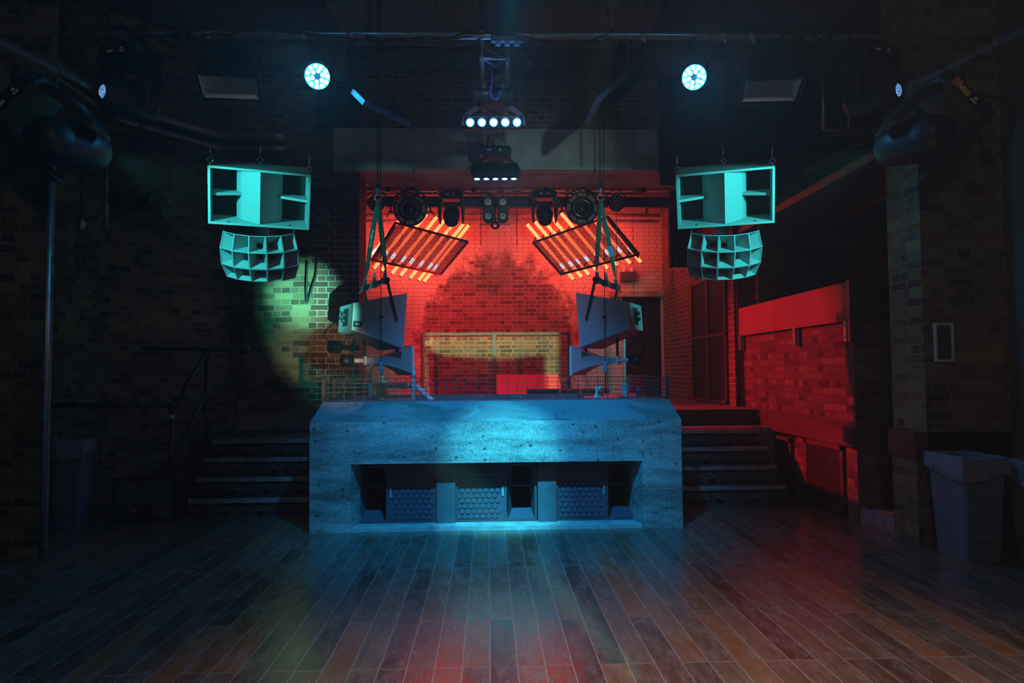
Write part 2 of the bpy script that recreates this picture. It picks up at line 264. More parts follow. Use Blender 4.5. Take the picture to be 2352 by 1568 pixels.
# ------------------------------------------------------------------ mesh builder
class B:
    def __init__(s, m=None): s.b = bmesh.new(); s.m = m or Matrix.Identity(4); s.smooth = set()
    def v(s, p): return s.b.verts.new(s.m @ Vector(p))
    def f(s, vs, sm=False):
        try: f = s.b.faces.new(vs)
        except ValueError: return
        f.smooth = sm; return f
    def poly(s, pts, sm=False): return s.f([s.v(p) for p in pts], sm)
    def hull(s, a, b):                 # loft between two rings with caps
        A = [s.v(p) for p in a]; D = [s.v(p) for p in b]; n = len(A)
        for i in range(n): s.f([A[i], A[(i + 1) % n], D[(i + 1) % n], D[i]])
        s.f(A[::-1]); s.f(D); return s
    def loft(s, rings, cap0=True, cap1=True, sm=False):
        R = [[s.v(p) for p in r] for r in rings]; n = len(R[0])
        for a, d in zip(R, R[1:]):
            for i in range(n): s.f([a[i], a[(i + 1) % n], d[(i + 1) % n], d[i]], sm)
        if cap0: s.f(R[0][::-1])
        if cap1: s.f(R[-1])
        return s
    def box(s, c, d, rot=None):
        c = Vector(c); h = Vector(d) / 2; q = rot or Matrix.Identity(3)
        P = lambda x, y, z: c + q @ Vector((x * h.x, y * h.y, z * h.z))
        return s.hull([P(-1, -1, -1), P(1, -1, -1), P(1, 1, -1), P(-1, 1, -1)], [P(-1, -1, 1), P(1, -1, 1), P(1, 1, 1), P(-1, 1, 1)])
    def bx(s, x0, x1, y0, y1, z0, z1): return s.box(((x0 + x1) / 2, (y0 + y1) / 2, (z0 + z1) / 2), (x1 - x0, y1 - y0, z1 - z0))
    def prism(s, pts, vec):            # extrude a polygon by vec
        vec = Vector(vec); return s.hull([Vector(p) for p in pts], [Vector(p) + vec for p in pts])
    @staticmethod
    def frame(d):
        d = d.normalized(); a = Vector((0, 0, 1)) if abs(d.z) < .9 else Vector((1, 0, 0))
        x = d.cross(a).normalized(); return x, x.cross(d).normalized()
    def bar(s, p, q, w, h=None):
        p = Vector(p); q = Vector(q); h = h or w; x, y = s.frame(q - p)
        r = lambda o: [o - x * w / 2 - y * h / 2, o + x * w / 2 - y * h / 2, o + x * w / 2 + y * h / 2, o - x * w / 2 + y * h / 2]
        return s.hull(r(p), r(q))
    def cyl(s, p, q, ra, rb=None, n=16, cap=True, sm=True):
        p = Vector(p); q = Vector(q); rb = ra if rb is None else rb; x, y = s.frame(q - p)
        r = lambda o, k: [o + (x * math.cos(2 * PI * i / n) + y * math.sin(2 * PI * i / n)) * k for i in range(n)]
        return s.loft([r(p, ra), r(q, rb)], cap, cap, sm)
    def lathe(s, o, d, prof, n=20, sm=True, cap=True):       # prof: (distance along d, radius)
        o = Vector(o); d = Vector(d).normalized(); x, y = s.frame(d)
        return s.loft([[o + d * t + (x * math.cos(2 * PI * i / n) + y * math.sin(2 * PI * i / n)) * max(k, 1e-4) for i in range(n)] for t, k in prof], cap, cap, sm)
    def tube(s, pts, r, n=6, closed=False):
        pts = [Vector(p) for p in pts]; rings = []; x = None
        for i, p in enumerate(pts):
            if closed: t = pts[(i + 1) % len(pts)] - pts[i - 1]
            else: t = pts[min(i + 1, len(pts) - 1)] - pts[max(i - 1, 0)]
            if t.length < 1e-9: t = Vector((0, 0, 1))
            t.normalize()
            if x is None: x, _ = s.frame(t)
            x = (x - t * x.dot(t))
            if x.length < 1e-6: x, _ = s.frame(t)
            x.normalize(); y = t.cross(x)
            rings.append([p + (x * math.cos(2 * PI * k / n) + y * math.sin(2 * PI * k / n)) * r for k in range(n)])
        if closed: rings.append(rings[0])
        return s.loft(rings, not closed, not closed, True)
    def ring(s, c, axis, R, r, n=16, k=6):
        c = Vector(c); x, y = s.frame(Vector(axis))
        return s.tube([c + (x * math.cos(2 * PI * i / n) + y * math.sin(2 * PI * i / n)) * R for i in range(n)], r, k, True)
    def build(s, name, m, parent=None, label=None, bevel=0.0):
        bm = s.b; bmesh.ops.remove_doubles(bm, verts=bm.verts, dist=1e-5)
        bmesh.ops.recalc_face_normals(bm, faces=bm.faces)
        uvl = bm.loops.layers.uv.new('UVMap')
        for f in bm.faces:
            n = f.normal
            if abs(n.z) > 0.75:
                for l in f.loops: l[uvl].uv = (l.vert.co.x, l.vert.co.y)
            else:
                t = Vector((-n.y, n.x, 0)).normalized() if n.xy.length > 1e-6 else Vector((1, 0, 0))
                if t.x < -0.01 or (abs(t.x) <= 0.01 and t.y < 0): t = -t
                for l in f.loops: l[uvl].uv = (l.vert.co.dot(t), l.vert.co.z)
        me = bpy.data.meshes.new(name); bm.to_mesh(me); bm.free()
        me.materials.append(m); o = bpy.data.objects.new(name, me); C.objects.link(o)
        if parent: o.parent = parent
        if label: o['label'] = label
        if bevel:
            md = o.modifiers.new('edge', 'BEVEL'); md.width = bevel; md.segments = 2; md.limit_method = 'ANGLE'; md.angle_limit = math.radians(40)
        return o

def spline(pts, k=8):
    P = [Vector(p) for p in pts]; P = [P[0] * 2 - P[1]] + P + [P[-1] * 2 - P[-2]]; out = []
    for i in range(1, len(P) - 2):
        a, b, c, d = P[i - 1:i + 3]
        for j in range(k):
            t = j / k; out.append(0.5 * ((2 * b) + (c - a) * t + (2 * a - 5 * b + 4 * c - d) * t * t + (3 * b - a - 3 * c + d) * t ** 3))
    return out + [P[-2]]
def sag(a, b, s, k=10):
    a = Vector(a); b = Vector(b); return [a.lerp(b, t / k) - Vector((0, 0, s * 4 * (t / k) * (1 - t / k))) for t in range(k + 1)]

def tag(o, label, cat, group=None):
    o['label'] = label; o['category'] = cat
    if group: o['group'] = group
    return o
def thing(name, label, cat, loc=(0, 0, 0), rot=(0, 0, 0), group=None):
    o = bpy.data.objects.new(name, None); C.objects.link(o); o.location = loc; o.rotation_euler = rot; o.empty_display_size = .1
    return tag(o, label, cat, group)
def struct(name, b, m):
    o = b.build(name, m); o['kind'] = 'structure'; return o
def dup(root, loc, rot=None, label=None, scale=None):
    r = root.copy(); C.objects.link(r); r.location = loc
    if rot is not None: r.rotation_euler = rot
    if label: r['label'] = label
    for ch in list(root.children):
        c = ch.copy(); C.objects.link(c); c.parent = r
        for g in ch.children:
            d = g.copy(); C.objects.link(d); d.parent = c
    return r
def attach(o, root):
    bpy.context.view_layer.update(); o.parent = root; o.matrix_parent_inverse = root.matrix_world.inverted(); return o
def axes(o, x, y, z): m = Matrix((Vector(x), Vector(y), Vector(z))).transposed().to_4x4(); m.translation = Vector(o); return m
def aim(d, roll=0):                # rotation that turns local -Y towards d, local Z kept upward
    d = Vector(d).normalized(); y = -d; x = y.cross(Vector((0, 0, 1))).normalized(); z = x.cross(y)
    return (Matrix((x, y, z)).transposed() @ Matrix.Rotation(roll, 3, 'Y')).to_euler()
def lattice(b, o, ux, uz, w, h, pitch, angs, t, clip=None):
    """bars at the given angles filling the w x h rectangle spanned by ux, uz from corner o"""
    o = Vector(o); ux = Vector(ux); uz = Vector(uz)
    for a in angs:
        d = (math.cos(a), math.sin(a)); n = (-d[1], d[0])
        cs = [x * n[0] + y * n[1] for x in (0, w) for y in (0, h)]; c = math.floor(min(cs) / pitch) * pitch + pitch / 2
        while c < max(cs):
            lo, hi = -1e9, 1e9
            for k, lim in ((0, w), (1, h)):
                p0 = n[k] * c
                if abs(d[k]) < 1e-6:
                    if not 0 <= p0 <= lim: lo, hi = 1, 0
                else:
                    t0, t1 = sorted(((0 - p0) / d[k], (lim - p0) / d[k])); lo, hi = max(lo, t0), min(hi, t1)
            if hi - lo > pitch * .2:
                P = lambda s: o + ux * (n[0] * c + d[0] * s) + uz * (n[1] * c + d[1] * s)
                b.bar(P(lo), P(hi), t)
            c += pitch
    return b
def text(name, body, size, m, parent, loc, rot, label=None, depth=0.001):
    cu = bpy.data.curves.new(name, 'FONT'); cu.body = body; cu.size = size; cu.extrude = depth; cu.align_x = 'CENTER'; cu.align_y = 'CENTER'
    t = bpy.data.objects.new(name + '_curve', cu); C.objects.link(t)
    dg = bpy.context.evaluated_depsgraph_get(); me = bpy.data.meshes.new_from_object(t.evaluated_get(dg))
    bpy.data.objects.remove(t); bpy.data.curves.remove(cu)
    me.materials.clear(); me.materials.append(m); o = bpy.data.objects.new(name, me); C.objects.link(o)
    o.parent = parent; o.location = loc; o.rotation_euler = rot
    if label: o['label'] = label
    return o

# ================================================================== the room
b = B(); b.bx(-6.5, 6.5, -4, 13.3, -0.12, 0); struct('floor', b, M['floor'])
b = B(); b.bx(-6.5, 6.5, -4, 13.6, 5.75, 5.95); struct('ceiling', b, M['ceiling'])
b = B(); b.bx(-6.5, 6.5, -4.1, -3.95, 0, 5.75); struct('wall_rear', b, M['plaster_dark'])
# stage floor and the two landings beside the booth
b = B(); b.bx(-4.4, 3.40, 9.1, 13.3, 0, 0.936); b.bx(1.80, 3.45, 8.63, 9.1, 0, 0.936); b.bx(-1.60, 1.80, 8.35, 9.1, 0, 0.936)
struct('floor_stage', b, M['stage_floor'])
b = B(); b.bx(1.80, 3.46, 8.2, 8.63, 0, 0.74); struct('floor_landing_right', b, M['stage_floor'])
b = B(); b.bx(-3.45, -1.63, 8.02, 9.1, 0, 0.70); struct('floor_landing_left', b, M['step'])
# back wall of the stage, with a doorway at its right end
b = B(); DX0, DX1, DZ = 2.60, 3.36, 2.86
b.bx(-4.4, DX0, 13.1, 13.4, 0.8, 5.75); b.bx(DX1, 3.9, 13.1, 13.4, 0.8, 5.75); b.bx(DX0, DX1, 13.1, 13.4, DZ, 5.75)
struct('wall_back', b, M['brick_back'])
b = B(); b.bx(DX0 - .25, DX1 + .05, 13.0, 13.1, DZ, DZ + .10); struct('trim_1', b, M['beam'])
b = B(); b.bx(-4.6, -4.4, 9.6, 13.4, 0, 5.75); struct('wall_stage_left', b, M['brick_red'])
b = B(); b.bx(3.40, 3.6, 9.30, 13.4, 0, 5.75); struct('wall_stage_right', b, M['brick_red'])
# wall left of the stage opening: pier, flat part, splayed part, side
b = B(); b.bx(-2.30, -1.71, 9.1, 9.6, 0, 5.75); struct('wall_front_pier', b, M['brick_red'])
b = B(); b.bx(-3.40, -2.30, 9.105, 9.6, 0, 5.75); struct('wall_front', b, M['brick_yellow'])
b = B(); b.prism([(-3.40, 9.105, 0), (-4.47, 8.1, 0), (-4.6, 8.25, 0), (-3.40, 9.4, 0)], (0, 0, 5.75)); struct('wall_left_splay', b, M['brick_yellow'])
b = B(); b.bx(-4.7, -4.47, 5.66, 8.12, 0, 5.75); struct('wall_left', b, M['brick_yellow'])
b = B(); b.bx(-4.9, -3.535, 5.58, 5.66, 0, 5.75); struct('wall_left_pier', b, M['brick_yellow'])
b = B(); b.bx(-4.6, -4.3, -4, 5.58, 0, 5.75); struct('wall_left_near', b, M['plaster_dark'])
# wall and beam over the stage opening
b = B(); b.bx(-1.71, 3.6, 9.12, 9.9, 4.14, 5.75); struct('wall_over_stage', b, M['beam'])
b = B(); b.bx(-2.3, 2.35, 9.10, 9.118, 4.66, 5.46); struct('wall_over_stage_brick', b, M['brick_red'])
b = B(); b.bx(2.35, 6.2, 9.095, 9.118, 3.95, 5.75); struct('wall_over_stage_panel', b, M['drape'])
b = B(); b.bx(-5.2, 6.2, 8.9, 9.09, 5.47, 5.75); struct('trim_2', b, M['ceiling'])
# right-hand wall: low brick wall with a ledge, black end, dark bar behind
b = B(); b.bx(3.50, 3.75, 6.42, 9.30, 0.90, 1.96); struct('wall_right', b, M['brick_right'])
b = B()
for y0, y1 in ((6.36, 6.56), (7.40, 7.68), (8.50, 9.3)): b.bx(3.47, 3.75, y0, y1, 0, 0.70)
b.bx(3.56, 3.75, 6.5, 8.6, 0, 0.70); struct('wall_right_base', b, M['brick_right'])
b = B(); b.prism([(3.42, 6.34, 0.70), (3.42, 6.34, 0.885), (3.50, 6.34, 0.93), (3.78, 6.34, 0.93), (3.78, 6.34, 0.70)], (0, 2.97, 0)); struct('trim_3', b, M['redwood'])
b = B(); b.bx(3.75, 4.6, 6.42, 6.62, 0.9, 1.96); b.bx(3.75, 4.6, 6.40, 6.6, 0, 0.70); struct('wall_right_end', b, M['brick_yellow'])
b = B(); b.bx(3.78, 4.6, 6.36, 6.5, 0.70, 0.93); struct('trim_4', b, M['matt_black'])
b = B(); b.bx(3.47, 3.68, 9.28, 9.5, 0, 3.4); struct('wall_right_corner', b, M['brick_red'])
b = B(); b.bx(3.68, 6.2, 9.15, 9.35, 0.9, 4.2); struct('wall_bar_back', b, M['brick_yellow'])
b = B(); b.bx(6.1, 6.3, -4, 9.3, 0, 5.75); struct('wall_bar_side', b, M['plaster_dark'])
b = B(); b.bx(3.75, 6.1, 6.6, 9.2, 0.85, 0.93); struct('floor_bar', b, M['stage_floor'])
b = B(); b.bx(3.47, 4.38, 5.62, 9.3, 3.34, 3.40); b.bx(3.46, 3.50, 5.62, 9.3, 3.31, 3.355); struct('trim_5', b, M['redwood'])
b = B(); b.bx(4.33, 4.38, 5.62, 9.3, 3.285, 3.335); struct('trim_6', b, M['redwood'])
b = B(); b.bx(3.55, 4.26, 5.44, 5.9, 0, 5.75); struct('wall_right_pier', b, M['brick_yellow'])
b = B(); b.bx(4.26, 4.5, -4, 5.5, 0, 5.75); struct('wall_right_near', b, M['plaster_dark'])
b = B(); b.bx(3.47, 3.74, 5.46, 5.80, 0, 0.71); struct('wall_step_pier', b, M['brick_yellow'])
b = B(); b.bx(3.45, 4.26, 5.44, 5.82, 0.71, 0.92); struct('trim_7', b, M['redwood'])
b = B(); b.bx(3.50, 4.4, 5.80, 6.40, 0, 0.125); struct('floor_step', b, M['stage_floor'])
b = B(); b.bx(3.48, 3.52, 5.80, 6.36, 0.0, 0.14); struct('trim_8', b, M['tread'])
b = B(); b.bx(4.05, 4.16, 9.10, 9.15, 0.93, 3.1); b.bx(4.75, 4.86, 9.10, 9.15, 0.93, 3.1); b.bx(4.16, 4.75, 9.13, 9.15, 0.93, 3.1); struct('door_1', b, M['dark_steel'])
b = B(); b.tube([(-3.50, 5.53, 0.01), (-3.50, 5.53, 3.2)], 0.022, 8); struct('trim_9', b, M['steel'])
# raised red panel high on the right, over the bar ceiling
b = B(); b.bx(4.05, 4.12, 5.95, 6.9, 3.40, 3.95); struct('trim_10', b, M['redwood'])

# ================================================================== the booth
bt = thing('dj_booth', 'weathered concrete DJ booth with a sloping cap and three subwoofers in its front', 'booth')
X0, X1, T0, T1, YF, ZS, ZT = -1.615, 1.77, -1.54, 1.705, 6.25, 0.99, 1.165
b = B(); NX0, NX1, NI0, NI1, NZ = -1.25, 1.405, -1.205, 1.355, 0.613
b.bx(X0, NX0, YF, 8.3, 0, ZS); b.bx(NX1, X1, YF, 8.3, 0, ZS); b.bx(NX0, NX1, YF, 6.86, NZ, ZS); b.bx(NX0, NX1, 7.25, 7.4, 0, ZS)
b.prism([(NX0, YF, 0), (NI0, 6.46, 0), (NI0, 7.3, 0), (NX0, 7.3, 0)], (0, 0, NZ)); b.prism([(NX1, YF, 0), (NX1, 7.3, 0), (NI1, 7.3, 0), (NI1, 6.46, 0)], (0, 0, NZ))
b.build('body', M['concrete'], bt)
b = B()
b.loft([[(X0, YF, ZS), (X1, YF, ZS), (X1, 8.3, ZS), (X0, 8.3, ZS)], [(T0, 6.42, ZT), (T1, 6.42, ZT), (T1, 8.3, ZT), (T0, 8.3, ZT)], [(T0 + .3, 6.72, ZT), (T1 - .3, 6.72, ZT), (T1 - .3, 8.28, ZT), (T0 + .3, 8.28, ZT)], [(T0 + .3, 6.72, ZS - .1), (T1 - .3, 6.72, ZS - .1), (T1 - .3, 8.28, ZS - .1), (T0 + .3, 8.28, ZS - .1)]], False, False)
b.build('cap', M['concrete_peel'], bt, 'sloping cap with flaking paint')
b = B(); b.bx(NX0, NX1, 6.27, 7.25, 0, 0.035); b.build('plinth', M['plinth'], bt, 'pale ledge under the subwoofers')
b = B(); b.bx(-1.20, 1.35, 6.75, 7.2, 0.565, NZ); b.build('niche_lining', M['matt_black'], bt)
for x0, x1 in ((1002, 1046), (1235, 1278)):
    a, c = W(x0, 1100, 6.42), W(x1, 1100, 6.42); b = B(); b.bx(a.x, c.x, 6.42, 6.6, 0.03, 0.612); b.build('divider', M['divider'], bt, 'blue-grey painted post between subwoofers', .004)
b = B(); b.bx(-1.24, 1.40, 6.86, 8.3, 0.86, 0.90); b.build('booth_shelf', M['matt_black'], bt)

def subwoofer(x0, x1, mouth, label):
    w = x1 - x0; h = 0.535; r = thing('subwoofer', label, 'speaker', ((x0 + x1) / 2, 6.46, 0.036), group='subwoofers in the booth')
    mw_ = .29; s = -1 if mouth == 'l' else 1                       # s: side of the open horn mouth
    t = .02; ml, mr = (-w / 2, -w / 2 + mw_) if s < 0 else (w / 2 - mw_, w / 2); gl, gr = (mr, w / 2) if s < 0 else (-w / 2, ml)
    b = B(); b.bx(-w / 2, w / 2, 0, .62, 0, t); b.bx(-w / 2, w / 2, 0, .62, h - t, h); b.bx(-w / 2, -w / 2 + t, 0, .62, t, h - t); b.bx(w / 2 - t, w / 2, 0, .62, t, h - t)
    m = gl if s < 0 else gr; b.bx(m - t / 2, m + t / 2, 0.002, .6, t, h - t); b.bx(-w / 2 + t, w / 2 - t, .60, .62, t, h - t)
    b.build('cabinet', M['sub'], r)
    b = B(); a0, a1 = ml + t, mr - t; ic = (.055 if s < 0 else .02), (.02 if s < 0 else .055)
    f = [(a0, .005, t), (a1, .005, t), (a1, .005, h - t), (a0, .005, h - t)]; k = [(a0 + .05, .22, t + .075), (a1 - .03, .22, t + .075), (a1 - .03, .22, h - t - .02), (a0 + .05, .22, h - t - .02)]
    for i in range(4): b.poly([f[i], f[(i + 1) % 4], k[(i + 1) % 4], k[i]])
    b.build('horn_mouth', M['foam'], r)
    b = B(); b.bx(a0 + .04, a1 - .02, .20, .5, .29, .305); b.build('shelf', M['foam'], r)
    b = B(); b.bx(a0 + .04, a1 - .02, .45, .46, .05, h - .03); b.build('throat', M['throat'], r)
    b = B(); b.bx(gl + t / 2, gr - t / 2, .022, .03, t, h - t); R = .031; dx = R * 1.80; dz = R * 1.56; z = t + R * .9; row = 0
    while z < h - t - R * .6:
        x = gl + .03 + (dx / 2 if row % 2 else 0) + (0.025 if s < 0 else 0)
        while x < gr - .028 - (0.025 if s > 0 else 0):
            P = [(x + R * .90 * math.sin(i * PI / 3), .022, z + R * .90 * math.cos(i * PI / 3)) for i in range(6)]
            Q = [(x + R * .78 * math.sin(i * PI / 3), .012, z + R * .78 * math.cos(i * PI / 3)) for i in range(6)]; b.loft([P, Q], False, True); x += dx
        z += dz; row += 1
    b.build('hex_grille', M['foam'], r)
    text('badge', 'NNNN', .032, M['text'], r, ((gl + .03) if s < 0 else (gr - .03), .010, .285), (PI / 2, PI / 2, 0), 'white four-stroke badge')
    return r
for xa, xb, mo, lb in ((817, 1001, 'l', 'dark subwoofer at the left end of the booth niche, horn mouth on its left'), (1047, 1233, 'r', 'middle subwoofer of the booth niche, brightest hex grille, between the two posts'), (1279, 1465, 'r', 'dark subwoofer at the right end of the booth niche, horn mouth on its right')):
    subwoofer(W(xa, 1150, 6.46).x, W(xb, 1150, 6.46).x, mo, lb)

# guard of welded wire round the top of the booth
gd = thing('guard_rail', 'low welded wire guard rail standing on top of the concrete DJ booth', 'railing')
gx0, gx1, gy, gz0, gz1 = -1.535, 1.70, 6.44, ZT, 1.385
for x, y in ((gx0, gy), (gx1, gy), (gx0, 8.25), (gx1, 8.25)): b = B(); b.bx(x - .016, x + .016, y - .016, y + .016, gz0, gz1); b.build('post', M['dark_steel'], gd)
b = B()
for i in range(6): z = gz1 - .006 - i * .040; b.bar((gx0, gy, z), (gx1, gy, z), .005)
n = 34
for i in range(1, n): x = gx0 + (gx1 - gx0) * i / n; b.bar((x, gy + .004, gz0), (x, gy + .004, gz1), .005)
b.build('front_panel', M['dark_steel'], gd)
for x in (gx0, gx1):
    b = B()
    for i in range(6): z = gz1 - .006 - i * .040; b.bar((x, gy, z), (x, 8.25, z), .005)
    for i in range(1, 20): y = gy + (8.25 - gy) * i / 20; b.bar((x + .004, y, gz0), (x + .004, y, gz1), .005)
    b.build('side_panel', M['dark_steel'], gd)

# ================================================================== stairs
def stairs(name, label, x0, x1, y0, run, rise, n, ytop, wallx):
    r = thing('staircase', label, 'stairs', (0, 0, 0))
    for i in range(n):
        y = y0 + run * i; z = rise * (i + 1); ye = y + run + .03 if i < n - 1 else ytop
        xa, xb = (x0[i], x1) if isinstance(x0, (list, tuple)) else (x0, x1[i])
        b = B(); b.bx(xa, xb, y, ye, z - .04, z - .002); t = b.build('tread', M['step'], r)
        b = B(); b.bx(xa - .003, xb + .003, y - .012, y + .03, z - .042, z); b.build('nosing', M['tread'], t)
        b = B(); b.bx(xa, xb, y + .03, y + .06, z - rise + .0, z - rise + .045); b.bx(xa, xb, y + .03, y + .06, z - .075, z - .04)
        k = 4
        for j in range(k + 1): xx = xa + (xb - xa) * j / k; b.bx(max(xa, xx - .035), min(xb, xx + .035), y + .03, y + .06, z - rise, z - .04)
        b.bx(xa, xb, y + .10, y + .11, z - rise, z - .05)
        rs = b.build('riser', M['step'], r)
        b = B(); lattice(b, (xa, y + .028, z - rise + .04), (1, 0, 0), (0, 0, 1), xb - xa, rise - .11, .030, (math.radians(62), math.radians(118)), .004); b.build('riser_mesh', M['mesh'], rs)
    return r
stairs('l', 'black steel stairs with mesh risers left of the concrete booth, under the brick wall', [-3.03, -3.05, -3.07, -3.08], -1.62, 7.06, .24, .175, 4, 8.03, -3.1)
stairs('r', 'black steel stairs with mesh risers right of the concrete booth, beside the red-lit wall', 1.775, [3.22, 3.20, 3.19, 3.18], 7.35, .205, .185, 4, 8.21, 3.4)
b = B(); b.bx(1.79, 3.40, 8.605, 8.63, .741, .93); o = struct('trim_11', b, M['step'])

# left handrail
hr = thing('handrail', 'black scaffold-tube handrail climbing beside the left-hand stairs', 'handrail')
pa, pb = Vector((-3.19, 7.02, 0)), Vector((-3.19, 7.86, 0))
T_ = lambda n, pts, r=.024: (lambda bb: (bb.tube(pts, r, 10), bb.build(n, M['black'], hr)))(B())
T_('post', [(pa.x, pa.y, 0), (pa.x, pa.y, 1.14)]); T_('post', [(pb.x, pb.y, 0), (pb.x, pb.y, 1.72)])
T_('sloping_rail', [(pa.x + .01, pa.y + .02, 1.10), (pb.x, pb.y, 1.70)]); T_('sloping_rail', [(pa.x + .01, pa.y + .02, .58), (pb.x, pb.y, 1.22)])
T_('level_rail', [(-4.46, pa.y, 1.13), (pa.x, pa.y, 1.13)]); T_('level_rail', [(-3.93, pb.y + .05, 1.73), (-2.80, pb.y + .05, 1.70)])
b = B(); b.lathe((-2.80, pb.y + .05, 1.70), (1, 0, 0), [(-.03, .02), (-.01, .04), (.03, .045), (.06, .03), (.07, 0)], 12); b.build('end_knob', M['black'], hr)
for z, p in ((1.08, pa), (1.12, pa), (.60, pa), (1.66, pb), (1.20, pb)): b = B(); b.cyl((p.x, p.y, z - .03), (p.x, p.y, z + .03), .034, n=12); b.build('clamp', M['black'], hr)
b = B(); b.cyl((pa.x, pa.y, .98), (pa.x, pa.y, 1.03), .0255, n=12); b.build('tape_wrap', M['tape'], hr, 'white tape wrap')
b = B(); b.cyl((pa.x, pa.y, 0), (pa.x, pa.y, .03), .06, n=14); b.build('base_flange', M['steel'], hr)

# cage-fronted box under the handrail
o = ZP(300, 1188, 0); bxw = .60
cg = thing('floor_monitor_box', 'black floor box with a diamond mesh front beside the left-hand stairs', 'speaker', (-3.70, 6.88, 0))
b = B(); b.prism([(0, 0, 0), (0, 0, .42), (0, .40, .40), (0, .42, 0)], (.62, 0, 0)); b.build('cabinet', M['matt_black'], cg, bevel=.008)
b = B(); lattice(b, (.03, -.012, .03), (1, 0, 0), (0, 0, 1), .56, .36, .030, (math.radians(58), math.radians(122)), .004); b.build('mesh_front', M['mesh'], cg)
b = B(); b.bx(.22, .40, -.025, -.002, .04, .17); b.build('socket_plate', M['matt_black'], cg)
b = B(); b.ring((.235, -.03, .115), (0, 1, 0), .022, .007, 20); b.cyl((.235, -.03, .115), (.235, -.026, .115), .012); b.build('socket_ring', M['chrome'], cg, 'chrome ring')

# ================================================================== bins
def bin_(label, loc, w, d, h, liner, rz=0):
    r = thing('rubbish_bin', label, 'bin', loc, (0, 0, rz), 'rubbish bins')
    k = .80; b = B(); oc = lambda x, y, c, z, s=1: [(x * a, y * e, z) for a, e in ((-1 + c, -1), (1 - c, -1), (1, -1 + c), (1, 1 - c), (1 - c, 1), (-1 + c, 1), (-1, 1 - c), (-1, -1 + c))]
    b.loft([oc(w / 2 * k, d / 2 * k, .12, 0), oc(w / 2 * .985, d / 2 * .985, .12, h - .09), oc(w / 2 * .985, d / 2 * .985, .12, h - .088), oc(w / 2 * 1.03, d / 2 * 1.03, .12, h - .08), oc(w / 2 * 1.03, d / 2 * 1.03, .12, h), oc(w / 2 * .95, d / 2 * .95, .12, h), oc(w / 2 * .80, d / 2 * .80, .12, .06)]); b.build('body', M['bin'], r, bevel=.006)
    b = B(); b.bx(-w * .24, w * .24, -d * .5 * .93, -d * .5 * .93 + .02, h * .20, h * .82); b.m = Matrix.Identity(4); b.build('front_rib', M['bin'], r, bevel=.006)
    if liner:
        rnd = random.Random(liner); N = 40; rings = []
        for t, (z, s) in enumerate(((h - .14, 1.07), (h - .10, 1.10), (h - .05, 1.085), (h + .012, 1.075), (h + .02, .99), (h - .10, .90))):
            R = []
            for i in range(N):
                a = 2 * PI * i / N; c, s_ = math.cos(a), math.sin(a); q = 1 / max(abs(c), abs(s_)) ** .92
                kx = s + rnd.uniform(-.018, .018); zz = z + (rnd.uniform(-.008, .008) + (.030 * math.sin(2 * a + liner) if t < 2 else 0)) * (1 if t < 3 else .4)
                R.append((w / 2 * kx * q * c, d / 2 * kx * q * s_, zz))
            rings.append(R)
        b = B(); b.loft(rings, False, False, False); b.build('liner_bag', M['bag'], r, 'translucent crumpled liner bag')
    return r
bin_('grey rubbish bin with a crumpled liner in front of the right brick pier', (3.66, 5.16, 0), .34, .42, .76, 3)
bin_('rubbish bin cut off by the right edge, showing only its pale liner', (4.06, 4.85, 0), .34, .42, .74, 5)
bin_('grey lidless rubbish bin in the dark behind the left brick pier', (-4.02, 6.72, 0), .36, .30, .80, 8, math.radians(8))

# ================================================================== hanging bass bins and horns
def bass_bin(label, loc, rot, hangers):
    r = thing('bass_bin', label, 'speaker', loc, rot, 'hanging bass bins')
    w, h, d, t = .95, .56, .56, .022; f = -d / 2
    b = B(); b.bx(-w / 2, w / 2, f, d / 2, h / 2 - t, h / 2); b.bx(-w / 2, w / 2, f, d / 2, -h / 2, -h / 2 + t)
    b.bx(-w / 2, -w / 2 + t, f, d / 2, -h / 2 + t, h / 2 - t); b.bx(w / 2 - t, w / 2, f, d / 2, -h / 2 + t, h / 2 - t); b.bx(-w / 2 + t, w / 2 - t, d / 2 - t, d / 2, -h / 2 + t, h / 2 - t)
    b.build('cabinet', M['teal_grey'], r)
    P = [(0, f + .008), (.180, f + .220), (.222, f + .34), (.222, d / 2 - t), (-.222, d / 2 - t), (-.222, f + .34), (-.180, f + .220)]
    b = B(); b.prism([(x, y, -h / 2 + t) for x, y in P], (0, 0, h - 2 * t)); b.build('centre_wedge', M['teal_grey'], r)
    for s in (-1, 1):
        xw = w / 2 - t; b = B(); b.prism([(s * .165, f + .21, -.012), (s * xw, f + .05, -.012), (s * xw, f + .32, -.012), (s * .225, f + .32, -.012)], (0, 0, .026)); b.build('shelf', M['teal_grey'], r)
        b = B(); b.bx(*sorted((s * .222, s * xw)), f + .38, f + .40, -h / 2 + t, h / 2 - t); b.build('throat', M['throat'], r)
        b = B(); b.cyl((s * .29, f + .05, -h / 2 + t), (s * .29, f + .05, -h / 2 + t + .002), .018, n=14); b.build('bolt_hole', M['throat'], r)
    for x, y in ((-w / 2 + .02, f + .06), (0, d / 2 - .1), (w / 2 - .02, f + .06)):
        b = B(); b.cyl((x, y, h / 2 - .01), (x, y, h / 2 + .02), .010, n=8); b.ring((x, y, h / 2 + .045), (0, 1, 0), .026, .006); e = b.build('eye_bolt', M['chrome'], r)
        b = B(); b.ring((x, y, h / 2 + .085), (1, 0, 0), .022, .004); b.cyl((x, y, h / 2 + .10), (x, y, h / 2 + .20), .008, n=8); b.build('hook', M['chrome'], e)
    return r
lbl = W(597, 446, 7.02); rbl = W(1664, 446, 7.02); TI = math.radians(23)
binL = bass_bin('teal-lit bass bin hanging at the left, its left wedge face bright', lbl, (TI, 0, math.radians(19)), 0)
